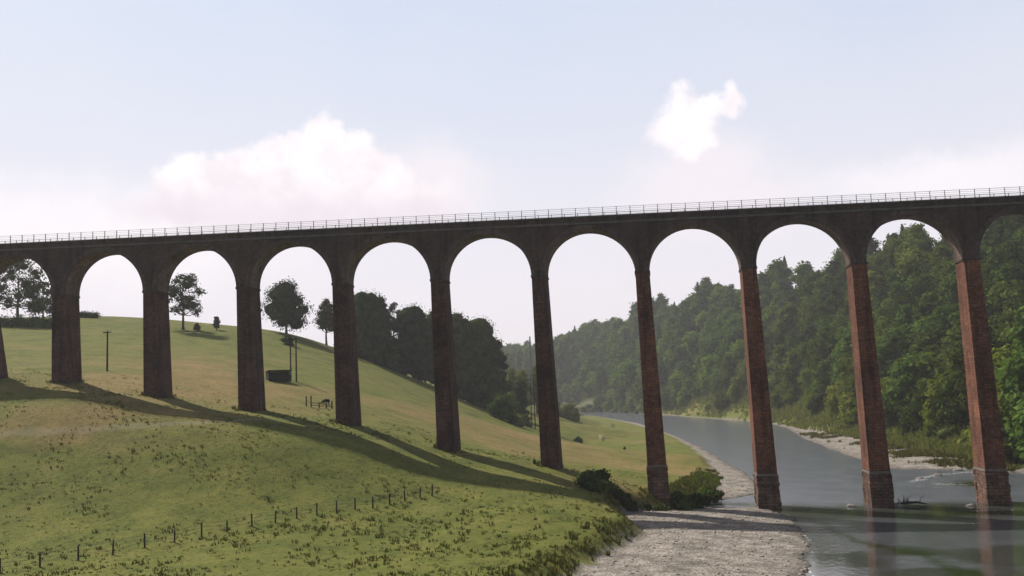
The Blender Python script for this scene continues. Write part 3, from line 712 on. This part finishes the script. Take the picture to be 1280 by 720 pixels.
bush(738, 612, 2.4, 3.4, 'large dark bush in the pier shadow on the bank top', dk, 207, leaves=1000)
bush(752, 606, 2.1, 3., 'second dark bush right of the shaded bank bush', dk, 208, leaves=800)
bush(668, 580, .9, .5, 'small upright thistle clump left of the seventh pier base', dk, 209, leaves=120, size=.2)
bush(0, 0, 2.2, 3.2, 'dark overgrown bush at the right foot of the eighth pier', dk, 210, p=np.array([2.6, -2.2, .5]), leaves=900)
bush(0, 0, 1.9, 2.6, 'dark bush right of the eighth pier on the gravel edge', dk, 211, p=np.array([5.2, -.6, .3]), leaves=700)
bush(0, 0, 1.8, 2.6, 'dark bush at the left foot of the eighth pier', dk, 212, p=np.array([-2.6, -3., .8]), leaves=700)
bush(0, 0, 1.5, 2.8, 'green bush on the meadow corner above the gravel', M['leafy'], 213, p=np.array([7.5, 12, .6]), leaves=700)
for j, q_ in enumerate([hit(733, 603), hit(745, 606), hit(757, 613), hit(767, 619), hit(776, 626), hit(786, 634), (-3.4, -5.2, .6), (-1.6, -4.6, .4), (.6, -4.4, .2), (3.6, -3.6, .3), (4.6, .8, .5), (6.4, 2.2, .5), (7.4, 5.5, .6), (8.6, 9., .7)]):
    q_ = np.array(q_, float); h_ = rng.uniform(.9, 1.5)
    bush(0, 0, h_, h_*rng.uniform(1.7, 2.4), 'low dark scrub on the shaded bank lip beside the eighth pier', M['leafdark'] if j % 3 else M['leaf'], 500+j, p=q_, name='scrub_bush', group='dark scrub along the bank lip', leaves=500, size=.3)
# hedge at far left
hedge = MB(); hl = []
for j in range(16):
    p = ony(-30+7*j, 410-.4*j, 96); p[2] = hz(p[0], p[1]); hl.append(((p[0], p[1], p[2]+1.1+.3*math.sin(j*1.9)), (1.6, 1.5, 1.8+.4*math.sin(j*2.7))))
V, Qa = crown_mesh('hedge', hl, gm, 2600, .45, 5); tag(link('hedge', me_np('hedge', V, Qa, [M['leaf']])), 'overgrown field hedge under the leftmost trees', 'hedge')
hl = []
for j in range(7):
    p = ony(96+4*j, 398, 122); p[2] = hz(p[0], p[1]); hl.append(((p[0], p[1], p[2]+.5), (1.3, 1.2, 1.2)))
V, Qa = crown_mesh('hedge', hl, gm, 900, .4, 6); tag(link('hedge', me_np('hedge', V, Qa, [M['leaf']])), 'low hedge end on the skyline right of the second pier', 'hedge')

# far trees on the skyline at the valley end
for j, (a, top, w_, kd) in enumerate(((641, 436, 13, 'b'), (650, 433, 12, 'b'), (659, 434, 11, 'b'), (664, 421, 9, 'con'), (672, 436, 12, 'b'), (690, 438, 12, 'b'), (702, 427, 9, 'con'), (709, 432, 12, 'b'), (634, 439, 12, 'b'), (699, 440, 12, 'b'))):
    D = 900+10*j; p = ondist(a, 458, D); g = hz(p[0], p[1])
    tree(a, 470, top, w_, ['first', 'second', 'third', 'tall thin', 'fifth', 'sixth', 'pointed', 'eighth', 'outermost left', 'last'][j]+' hazy tree on the far skyline at the valley end', M['needle'] if kd == 'con' else gm, D=D, seed=300+j, kind=kd, base=.0, leaves=600, size=2.2, nl=9, group='far skyline trees')

# bank bushes and rank grass along the right bank
bl = [((790, 514), 'b'), ((820, 514.5), 'b'), ((850, 516), 'b'), ((880, 519), 'b'), ((915, 520), 'b'), ((945, 521), 'b'), ((975, 523), 'b'), ((1000, 526), 'b'), ((1025, 531), 'b'), ((1048, 536), 'b'), ((1070, 543), 'b'), ((1100, 548), 'b'), ((1125, 553), 'b'), ((1150, 555), 'b'), ((1175, 561), 'b'), ((1200, 566), 'b'), ((1228, 570), 'b'), ((1255, 573), 'b'), ((1275, 576), 'b')]
for j, ((a, b_), _) in enumerate(bl):
    p = onz(a, b_, 1.0); p[0] += 3; p[2] = hz(p[0], p[1]); far = (p-CAM)@fw
    hm = (2.2 if far > 280 else 3.0)*rng.uniform(.8, 1.3); 
    bush(0, 0, hm, hm*rng.uniform(1.6, 2.4), 'pale scrubby willow bush on the right bank by the water', M['willow'] if j % 3 else M['leafy'], 400+j, p=p, name='willow_bush', group='willow scrub along the right bank', leaves=500 if far > 280 else 900, size=.5 if far > 280 else .4)
def tufts(name, pts, m, hs, ws, blades, label, seed, lean=.35):
    r = np.random.default_rng(seed); n = len(pts); P_ = np.repeat(pts, blades, 0); k = len(P_)
    h = np.repeat(hs, blades)*(.6+.7*r.random(k)); w = np.repeat(ws, blades)
    ph = r.random(k)*2*PI; of = np.c_[np.cos(ph), np.sin(ph)]*(w*r.random(k))[:, None]
    bx = P_[:, 0]+of[:, 0]; by = P_[:, 1]+of[:, 1]; bz = P_[:, 2]-.05
    tx = bx+np.cos(ph)*h*lean*r.random(k); ty = by+np.sin(ph)*h*lean*r.random(k); tz = bz+h
    a2_ = r.random(k)*PI; wd = h*.16+.02
    dx, dy = np.cos(a2_)*wd, np.sin(a2_)*wd
    V = np.stack([np.c_[bx-dx, by-dy, bz], np.c_[bx+dx, by+dy, bz], np.c_[tx+dx*.35, ty+dy*.35, tz], np.c_[tx-dx*.35, ty-dy*.35, tz*1.]], 1).reshape(-1, 3)
    tag(link(name, me_np(name, V, np.arange(4*k).reshape(-1, 4), [m])), label, 'grass', kind='stuff')
# meadow grass on the near slope and river meadow
n = 22000; tx = rng.uniform(-112, 10, n); ty = -75+105*rng.random(n)**1.25
tz, tdc, _ = height(tx, ty, True); dens = .35+1.6*np.clip(fbm(tx, ty, 5, 61)+.15, 0, 1)
kp = (tdc > 1.2) & (rng.random(n) < dens*sstep(28, -16, ty)); tp = np.c_[tx, ty, tz][kp]
hsz = (.07+.20*np.clip(fbm(tp[:, 0], tp[:, 1], 4, 62)+.35, 0, 1))*(.7+.6*rng.random(len(tp)))
tufts('meadow_grass', tp, M['tuft'], hsz, hsz*1.3, 7, 'rough uncut grass covering the near slope below the viaduct', 1)
n = 9000; tx = rng.uniform(-105, 4, n); ty = rng.uniform(-72, -24, n); tz, tdc, _ = height(tx, ty, True)
wd_ = sstep(.12, .45, fbm(tx, ty, 7, 66))*.9 + .9*sstep(16, 4, np.hypot((tx+24)/1.5, ty+42)); kp = (tdc > 1.5) & (rng.random(n) < wd_*.38); tp = np.c_[tx, ty, tz][kp]
hsz = .14+.22*rng.random(len(tp))
tufts('rank_weeds', tp, M['weeds'], hsz, hsz*1.2, 9, 'dark rank weeds growing in patches on the near slope', 7)
bp_ = []
for i in range(0, 8):
    X_ = PT*(i-7)-.35
    for k in range(46):
        a_ = rng.uniform(0, 2*PI); r_ = rng.uniform(1., 1.7); bp_.append((X_+math.cos(a_)*r_*1.25, math.sin(a_)*r_*2.2))
bp_ = np.array(bp_); tz = height(bp_[:, 0], bp_[:, 1]); hsz = .15+.3*rng.random(len(bp_))
tufts('pier_foot_growth', np.c_[bp_, tz], M['tuft'], hsz, hsz*.6, 8, 'long unmown grass growing round the feet of the piers', 13)
# rank bank growth near the gravel edge
n = 9000; tx = rng.uniform(-30, 16, n); ty = rng.uniform(-62, 60, n); tz, tdc, _ = height(tx, ty, True)
kp = (tdc > .6) & (tdc < 2.+3*rng.random(n)) & (tx < 14); tp = np.c_[tx, ty, tz][kp]; hsz = (.22+.38*rng.random(len(tp))*(fbm(tp[:, 0], tp[:, 1], 4, 63)+.7))
tufts('bank_growth', tp, M['tuft'], hsz, hsz*.8, 9, 'tall rank weeds along the top of the gravel bank', 2)
n = 3500; tx = rng.uniform(1, 16, n); ty = rng.uniform(-3, 48, n); tz, tdc, _ = height(tx, ty, True)
kp = (tdc > .1) & (tdc < 4); tp = np.c_[tx, ty, tz][kp]; hsz = .18+.32*rng.random(len(tp))
tufts('meadow_edge_growth', tp, M['weeds'], hsz, hsz, 9, 'long green grass hanging over the meadow corner beside the gravel', 12)
# weeds growing through the far gravel spit
n = 5000; gp = np.array([onz(a, b_, .4)[:2] for a, b_ in ((1010, 541), (1060, 549), (1110, 563), (1160, 572), (1200, 578), (1240, 583), (1300, 588))]); tt = rng.random(n)*(len(gp)-1); ii = tt.astype(int); ff_ = (tt-ii)[:, None]
pp = gp[ii]*(1-ff_)+gp[np.minimum(ii+1, len(gp)-1)]*ff_ + rng.normal(size=(n, 2))*np.array([3., 5.]); tz, tdc, tdw = height(pp[:, 0], pp[:, 1], True)
kp = (tdw > .8) & (fbm(pp[:, 0], pp[:, 1], 6, 71) > .0); tp = np.c_[pp, tz][kp]; hsz = .2+.5*rng.random(len(tp))
tufts('gravel_weeds', tp, M['tuft'], hsz, hsz, 8, 'patches of green weeds growing through the far gravel spit', 8)
# reeds on the right bank
cpts = np.array([onz(a, b_, .8)[:2] for a, b_ in foot]); n = 9000; tt = rng.random(n)*(len(cpts)-1); ii = tt.astype(int); ff_ = (tt-ii)[:, None]
pp = cpts[ii]*(1-ff_)+cpts[np.minimum(ii+1, len(cpts)-1)]*ff_ + rng.normal(size=(n, 2))*np.array([4.5, 5.]); tz, tdc, _ = height(pp[:, 0], pp[:, 1], True)
kp = tdc > 0; tp = np.c_[pp, tz][kp]; hsz = .7+.9*rng.random(len(tp))
tufts('reed_bed', tp, M['reed'], hsz, hsz*.8, 8, 'pale green reeds and rank grass fringing the right bank', 3)
# stones in the shingle
n = 6000; sx_ = rng.uniform(-8, 30, n); sy_ = -62+105*rng.random(n); tz, tdc, tdw = height(sx_, sy_, True)
kp = (tdc < -.4) & (tdw > -.8); sp = np.c_[sx_, sy_, tz][kp]
bv, bt = blob((0, 0, 0), (1, 1, .6), 1, .15, 1); VV = []; TT = []; r = rng.random(len(sp))
for j, p in enumerate(sp):
    s = .05+.16*r[j]**3; VV.append(bv*s*np.array([rng.uniform(.7, 1.4), rng.uniform(.7, 1.4), 1])+p); TT.append(bt+j*len(bv))
tag(link('shingle_stones', me_np('shingle_stones', np.concatenate(VV), np.concatenate(TT), [M['rock']])), 'loose grey brown stones scattered over the shingle bar', 'stones', kind='stuff')
# rocks in the rapids (individual)
for j, (a, b_, s, lb) in enumerate(((1122, 632, .5, 'wet rock just right of the tenth pier footing'), (1150, 598, .45, 'grey rock at the head of the riffle'), (1172, 594, .5, 'middle rock of the riffle left of the last pier'), (1198, 588, .6, 'largest rock in the riffle left of the last pier'), (1064, 633, .5, 'low rock left of the tenth pier footing'), (1213, 632, .4, 'rock in the white water left of the last pier'), (1128, 566, .5, 'rock on the edge of the far gravel spit'))):
    v_, t_ = blob((0, 0, 0), (s*1.5, s, s*.7), j*1.3, .16, 2); p = onz(a, b_, .05)
    tag(link('rock', me_np('rock', v_, t_, [M['rock']]), None, (p[0], p[1], .0)), lb, 'rock', 'rocks in the riffle')

# ------------------------------------------------------------------ driftwood
p = onz(1136, 632, 0); mb = MB(); rr = random.Random(4)
mb.tube([(-2.2, .3, .15), (-.6, .1, .35), (1., -.1, .5), (2.2, -.3, .25)], [.16, .2, .15, .07], 7)
for k in range(11):
    x = rr.uniform(-1.6, 1.6); a = rr.uniform(-.9, .9); h = rr.uniform(.5, 1.25); mb.tube([(x, 0, .3), (x+a*.4, rr.uniform(-.3, .3), .3+h*.6), (x+a, rr.uniform(-.5, .5), .3+h)], [.06, .04, .015], 5)
tag(mb.build('driftwood', M['darkwood'], None, (p[0], p[1], -.05)), 'tangle of dark driftwood caught against the tenth pier in the water', 'driftwood')

# ------------------------------------------------------------------ post and wire fence on the near slope
fp = [(50, 709), (98, 701), (141, 694), (181, 685), (218, 678), (252, 671), (284, 665), (315, 658), (344, 653), (371, 648), (396, 644), (421, 642), (444, 637), (466, 635), (487, 631), (506, 626), (525, 622), (540, 620)]
fence = empty('wire_fence', tuple(hit(284, 665))); o0 = np.array(fence.location); tag(fence, 'old post and wire fence running across the near grass slope', 'fence')
tops = []
for j, (a, b_) in enumerate([(0, 716)]+fp):
    p = hit(a, b_); rr = random.Random(j+50); h = rr.uniform(1.15, 1.4)
    mb = MB(); lx, ly = rr.uniform(-.07, .07), rr.uniform(-.07, .07); mb.tube([(0, 0, -.3), (lx*.5, ly*.5, h*.5), (lx, ly, h)], [.10, .09, .08], 6)
    mb.build('post', M['darkwood'], fence, tuple(p-o0)); tops.append(p-o0+np.array([lx, ly, h]))
mb = MB()
for hh_ in (.1, .45, .8): mb.tube([t-np.array([0, 0, hh_]) for t in tops], .014, 4)
mb.build('wire', M['metal'], fence)

# ------------------------------------------------------------------ poles, shelter, rail pen, animal
def pole(px_, base, top, label, double=False, box=True, head=False):
    p = hit(px_, base); dep = (p-CAM)@fw; H = (base-top)*dep/F
    r = empty('utility_pole', tuple(p)); tag(r, label, 'utility pole')
    for s in ((-1, 1) if double else (0,)):
        mb = MB(); mb.tube([(s*.55, 0, -.5), (s*.55, 0, H)], [.17, .12], 8); mb.build('pole', M['darkwood'], r)
    mb = MB(); mb.box((0, -.1, H-.35), (1.25 if double else .7, .07, .08)); mb.build('crossarm', M['darkwood'], r)
    for s in (-1, 0, 1):
        mb = MB(); mb.tube([(s*(1.05 if double else .6), -.1, H-.27), (s*(1.05 if double else .6), -.1, H-.02)], [.06, .05], 6); mb.build('insulator', M['white'], r)
    if box:
        mb = MB(); mb.box((0, -.25, H-1.5), (.55, .38, .5)); 
        for k in (-1, 0, 1): mb.tube([(k*.3, -.25, H-1.0), (k*.3, -.25, H-.7)], [.06, .04], 5)
        mb.build('transformer', M['darkwood'], r)
    return r, p, H
pole(367, 476, 421, 'double stemmed electricity pole beside the dark shelter', True, False)
bush(361, 431, 2.9, 3.6, 'small dark bush on the skyline directly below the lone round tree', dk, 214, leaves=700)
pole(134, 464, 413, 'slim single electricity pole on the left field', False, False)
pole(667, 536, 472, 'dark electricity pole just left of the seventh pier', True, False)
# dark field shelter
pa = hit(334, 475); pb = hit(363, 478); c = (pa+pb)/2; dv = pb-pa; ln = np.linalg.norm(dv[:2]); rz = math.atan2(dv[1], dv[0])
sh = empty('field_shelter', (c[0], c[1], c[2]-.1), rz); tag(sh, 'long low dark open fronted shelter on the left hill with a pale end', 'shelter')
mb = MB(); mb.box((0, .9, .9), (ln/2, .06, .9)); mb.build('back_wall', M['darkwood'], sh)
mb = MB(); mb.box((-ln/2+.05, 0, .9), (.05, .84, .9)); mb.build('end_wall', M['darkwood'], sh)
mb = MB(); mb.box((ln/2-.05, 0, .9), (.05, .84, .9)); tag(mb.build('end_wall', M['white'], sh), 'pale end wall')
mb = MB(); n_ = len(mb.v); mb.v += [(-ln/2-.1, -1.1, 2.05), (ln/2+.1, -1.1, 2.05), (ln/2+.1, 1.1, 1.82), (-ln/2-.1, 1.1, 1.82), (-ln/2-.1, -1.1, 2.13), (ln/2+.1, -1.1, 2.13), (ln/2+.1, 1.1, 1.9), (-ln/2-.1, 1.1, 1.9)]
mb.f += [(3, 2, 1, 0), (4, 5, 6, 7), (0, 1, 5, 4), (1, 2, 6, 5), (2, 3, 7, 6), (3, 0, 4, 7)]; mb.m += [0]*6; mb.build('roof', M['darkwood'], sh)
mb = MB(); mb.box((0, -.95, .62), (ln/2-.1, .05, .62)); mb.build('front_boards', M['darkwood'], sh)
# rail pen
ps = [hit(a, b_) for a, b_ in ((383, 508), (389, 509), (399, 510), (408, 510.5), (415, 511))]
pen = empty('rail_fence', tuple(ps[0])); tag(pen, 'short broken wooden rail fence beside the fifth pier', 'fence')
for j, p in enumerate(ps):
    h = (1.6, 1.8, .9, 1., 1.3)[j]; mb = MB(); mb.box((0, 0, h/2-.2), (.09, .09, h/2+.2)); mb.build('post', M['wood'], pen, tuple(p-ps[0]))
for h in (.35, .75):
    mb = MB(); mb.tube([p-ps[0]+np.array([0, 0, h]) for p in ps[1:]], .05, 5); mb.build('rail', M['wood'], pen)
# black sheep grazing behind the rails
p = hit(408, 506); sheep = empty('sheep', tuple(p), .2); tag(sheep, 'black sheep grazing behind the broken rail fence by the fifth pier', 'sheep')
me_s = bpy.data.meshes.new('body'); vs = [(.45, 0, .66), (.15, 0, .74), (-.2, 0, .74), (-.5, 0, .68), (-.72, 0, .55), (-.86, 0, .32), (-.98, 0, .16), (.34, .14, .38), (.36, .15, .02), (.34, -.14, .38), (.36, -.15, .02), (-.4, .14, .38), (-.38, .15, .02), (-.4, -.14, .38), (-.38, -.15, .02), (.6, 0, .55), (-.80, .12, .40), (-.80, -.12, .40)]
ed = [(0, 1), (1, 2), (2, 3), (3, 4), (4, 5), (5, 6), (0, 7), (7, 8), (0, 9), (9, 10), (3, 11), (11, 12), (3, 13), (13, 14), (0, 15), (5, 16), (5, 17)]
me_s.from_pydata(vs, ed, []); me_s.update(); so = link('body', me_s, sheep); so.modifiers.new('s', 'SKIN'); ss = so.modifiers.new('u', 'SUBSURF'); ss.levels = 2; ss.render_levels = 2
rd = [.26, .3, .3, .25, .15, .10, .055, .08, .035, .08, .035, .075, .035, .075, .035, .06, .03, .03]
for k, r_ in enumerate(rd): me_s.skin_vertices[0].data[k].radius = (r_, r_)
me_s.skin_vertices[0].data[1].use_root = True; me_s.materials.append(M['fleece'])
# pale timber hurdles on the river meadow
def hurdle(px_, py_, Ln, h, rz, label):
    p = hit(px_, py_); r = empty('hurdle', tuple(p), rz); tag(r, label, 'hurdle')
    for k in range(5):
        mb = MB(); mb.box((0, 0, .12+k*h/5), (Ln/2, .03, h/14)); mb.build('rail', M['pale'], r)
    for s in (-1, 0, 1):
        mb = MB(); mb.box((s*(Ln/2-.05), .065, h/2-.05), (.05, .035, h/2+.15)); mb.build('upright', M['pale'], r)
hurdle(751, 549, 2.6, 1.5, -1.0, 'long pale timber hurdle standing on the river meadow')
hurdle(754, 551, 1.2, 1.1, .2, 'short pale timber hurdle joined to the long one')
hurdle(766, 534, 1.8, 1.3, .1, 'small pale hurdle farthest away near the river bend')

# ------------------------------------------------------------------ haze
mb = MB(); mb.box((100, 600, 54), (1300, 1000, 62)); hz_o = mb.build('haze', M['white'])
hz_o.data.materials.clear(); hm = bpy.data.materials.new('haze'); hm.use_nodes = True; nt = hm.node_tree; nt.nodes.clear()
o_ = nt.nodes.new('ShaderNodeOutputMaterial'); pv = nt.nodes.new('ShaderNodeVolumePrincipled'); pv.inputs['Color'].default_value = (.90, .89, .90, 1); pv.inputs['Density'].default_value = .0002; pv.inputs['Anisotropy'].default_value = .2
L(nt, pv.outputs[0], o_.inputs['Volume']); hz_o.data.materials.append(hm); tag(hz_o, kind='stuff', label='thin summer haze filling the valley air', cat='haze')
zmin = float(gz.min())
hz_o.location = (0, 0, 0)

# ------------------------------------------------------------------ light and sky
SD = np.array([-29.2, 22., 39.]); SD /= np.linalg.norm(SD)
el = math.asin(SD[2]); az = math.atan2(SD[0], SD[1])
ld = bpy.data.lights.new('sun', 'SUN'); ld.energy = 5.; ld.angle = math.radians(.6); ld.color = (1., .95, .86)
lo = bpy.data.objects.new('sun', ld); C.objects.link(lo); lo.location = (-100, 60, 150)
from mathutils import Vector, Matrix
lo.rotation_euler = Vector(SD).to_track_quat('Z', 'Y').to_euler()
w = bpy.data.worlds.new('World'); sc.world = w; w.use_nodes = True; nt = w.node_tree; bg = nt.nodes['Background']
sky = nt.nodes.new('ShaderNodeTexSky'); sky.sky_type = 'NISHITA'; sky.sun_disc = False; sky.sun_elevation = el; sky.sun_rotation = az; sky.air_density = 1.; sky.dust_density = 2.5; sky.ozone_density = 1.5
SKYS = .06
# cloud layer drawn in sky directions (azimuth, elevation), added to the clear sky
dirn = nt.nodes.new('ShaderNodeTexCoord').outputs['Generated']; sp = nt.nodes.new('ShaderNodeSeparateXYZ'); L(nt, dirn, sp.inputs[0])
azn = N(nt, 'ShaderNodeMath', operation='ARCTAN2'); L(nt, sp.outputs[0], azn.inputs[0]); L(nt, sp.outputs[1], azn.inputs[1])
eln = N(nt, 'ShaderNodeMath', operation='ARCSINE'); L(nt, sp.outputs[2], eln.inputs[0])
cb = nt.nodes.new('ShaderNodeCombineXYZ'); L(nt, azn.outputs[0], cb.inputs[0]); L(nt, eln.outputs[0], cb.inputs[1])
nc = noise(nt, dirn, 14., 7, .58, 'Color'); ns_ = N(nt, 'ShaderNodeVectorMath', operation='SUBTRACT'); L(nt, nc, ns_.inputs[0]); ns_.inputs[1].default_value = (.5, .5, .5)
sca = N(nt, 'ShaderNodeVectorMath', operation='SCALE'); sca.inputs['Scale'].default_value = .055; L(nt, ns_.outputs[0], sca.inputs[0])
nc2 = noise(nt, dirn, 55., 5, .6, 'Color'); ns2 = N(nt, 'ShaderNodeVectorMath', operation='SUBTRACT'); L(nt, nc2, ns2.inputs[0]); ns2.inputs[1].default_value = (.5, .5, .5)
sc2 = N(nt, 'ShaderNodeVectorMath', operation='SCALE'); sc2.inputs['Scale'].default_value = .022; L(nt, ns2.outputs[0], sc2.inputs[0])
pa_ = N(nt, 'ShaderNodeVectorMath', operation='ADD'); L(nt, sca.outputs[0], pa_.inputs[0]); L(nt, sc2.outputs[0], pa_.inputs[1])
pw = N(nt, 'ShaderNodeVectorMath', operation='ADD'); L(nt, cb.outputs[0], pw.inputs[0]); L(nt, pa_.outputs[0], pw.inputs[1])
def azel(px_, py_):
    d = ray(px_, py_); d = d/np.linalg.norm(d); return math.atan2(d[0], d[1]), math.asin(d[2])
def cloud(ells, soft):
    last = None
    for (px_, py_, rx_, ry_) in ells:
        a, e = azel(px_, py_)
        s = N(nt, 'ShaderNodeVectorMath', operation='SUBTRACT'); L(nt, pw.outputs[0], s.inputs[0]); s.inputs[1].default_value = (a, e, 0)
        m_ = N(nt, 'ShaderNodeVectorMath', operation='MULTIPLY'); L(nt, s.outputs[0], m_.inputs[0]); m_.inputs[1].default_value = (F/rx_, F/ry_, 0)
        l_ = N(nt, 'ShaderNodeVectorMath', operation='LENGTH'); L(nt, m_.outputs[0], l_.inputs[0])
        if last is None: last = l_.outputs['Value']
        else:
            mn = N(nt, 'ShaderNodeMath', operation='MINIMUM'); L(nt, last, mn.inputs[0]); L(nt, l_.outputs['Value'], mn.inputs[1]); last = mn.outputs[0]
    r = N(nt, 'ShaderNodeMapRange', interpolation_type='SMOOTHSTEP', i_1=1+soft, i_2=1-soft, i_3=0., i_4=1.); L(nt, last, r.inputs[0]); return r.outputs[0]
c1 = cloud([(400, 178, 36, 34), (432, 195, 42, 34), (365, 200, 40, 34), (330, 225, 56, 36), (275, 232, 52, 32), (230, 232, 40, 30), (470, 225, 46, 34), (370, 262, 200, 44)], .24)
c2 = cloud([(848, 130, 17, 15), (842, 152, 24, 22), (866, 148, 24, 22), (888, 136, 20, 11), (906, 133, 18, 11), (921, 120, 12, 15), (862, 172, 22, 20)], .6)
c3 = cloud([(862, 185, 34, 40), (880, 225, 80, 50), (900, 250, 110, 45), (540, 235, 70, 50)], .6)
c4 = cloud([(60, 300, 260, 60), (1190, 225, 130, 30)], .7)
hzr = N(nt, 'ShaderNodeMapRange', interpolation_type='SMOOTHSTEP', i_1=-.02, i_2=.46, i_3=1., i_4=0.); L(nt, eln.outputs[0], hzr.inputs[0])
wis = ramp(nt, noise(nt, dirn, 3.2, 6, .6), [(.35, (0, 0, 0)), (.75, (1, 1, 1))])
skm = N(nt, 'ShaderNodeVectorMath', operation='SCALE'); skm.inputs['Scale'].default_value = 1.; L(nt, sky.outputs[0], skm.inputs[0])
K = 1/SKYS
def cc(a): return tuple(v_*K for v_ in a)
frn = N(nt, 'ShaderNodeMapRange', interpolation_type='SMOOTHSTEP', i_1=-.35, i_2=.45, i_3=.12, i_4=1.)
dt = N(nt, 'ShaderNodeVectorMath', operation='DOT_PRODUCT'); L(nt, dirn, dt.inputs[0]); dt.inputs[1].default_value = (-.25, .968, 0); L(nt, dt.outputs['Value'], frn.inputs[0])
thin_f = N(nt, 'ShaderNodeMath', operation='MULTIPLY', i_1=.35); L(nt, wis.outputs[0], thin_f.inputs[0])
def fac(s, k):
    m_ = N(nt, 'ShaderNodeMath', operation='MULTIPLY', i_1=k, use_clamp=True); L(nt, s, m_.inputs[0]); return m_.outputs[0]
lo_f = N(nt, 'ShaderNodeMapRange', interpolation_type='SMOOTHSTEP', i_1=.40, i_2=.70, i_3=.75, i_4=.0); L(nt, eln.outputs[0], lo_f.inputs[0])
def fm(s):
    m_ = N(nt, 'ShaderNodeMath', operation='MULTIPLY', use_clamp=True); L(nt, s, m_.inputs[0]); L(nt, frn.outputs[0], m_.inputs[1]); return m_.outputs[0]
col = mix(nt, fm(lo_f.outputs[0]), skm.outputs[0], cc((.71, .82, 1.0)))
col = mix(nt, fm(fac(hzr.outputs[0], .95)), col, cc((.94, .86, .90)))
col = mix(nt, thin_f.outputs[0], col, cc((.80, .80, .86)))
col = mix(nt, fac(c4, .6), col, cc((1.05, .98, 1.0)))
col = mix(nt, fac(c3, .75), col, cc((.93, .86, .90)))
sh_n = ramp(nt, noise(nt, dirn, 26., 6, .55), [(.36, (.93*K, .86*K, .90*K)), (.60, (1.08*K, 1.02*K, 1.05*K))])
lw_ = N(nt, 'ShaderNodeMapRange', interpolation_type='SMOOTHSTEP', i_1=azel(380, 275)[1], i_2=azel(380, 205)[1], i_3=.8, i_4=0.); L(nt, eln.outputs[0], lw_.inputs[0])
base_c = mix(nt, lw_.outputs[0], sh_n.outputs[0], cc((.82, .75, .81)))
col = mix(nt, fac(c1, .95), col, base_c)
col = mix(nt, fac(c2, 1.), col, sh_n.outputs[0])
L(nt, col, bg.inputs[0]); bg.inputs[1].default_value = SKYS

# ------------------------------------------------------------------ camera
cd_ = bpy.data.cameras.new('camera'); cam = bpy.data.objects.new('camera', cd_); C.objects.link(cam)
cd_.sensor_width = 36.; cd_.lens = 36.*F/1280.; cd_.clip_end = 6000; cd_.clip_start = .5
mw = Matrix(((RT[0], UP[0], -fw[0], CAM[0]), (RT[1], UP[1], -fw[1], CAM[1]), (RT[2], UP[2], -fw[2], CAM[2]), (0, 0, 0, 1)))
cam.matrix_world = mw; sc.camera = cam
sc.view_settings.view_transform = 'Standard'; sc.view_settings.look = 'None'; sc.view_settings.exposure = .1; sc.view_settings.gamma = 1.
sc.cycles.max_bounces = 6; sc.cycles.diffuse_bounces = 2; sc.cycles.glossy_bounces = 3; sc.cycles.transmission_bounces = 3; sc.cycles.volume_bounces = 0
try: sc.cycles.use_denoising = True
except Exception: pass
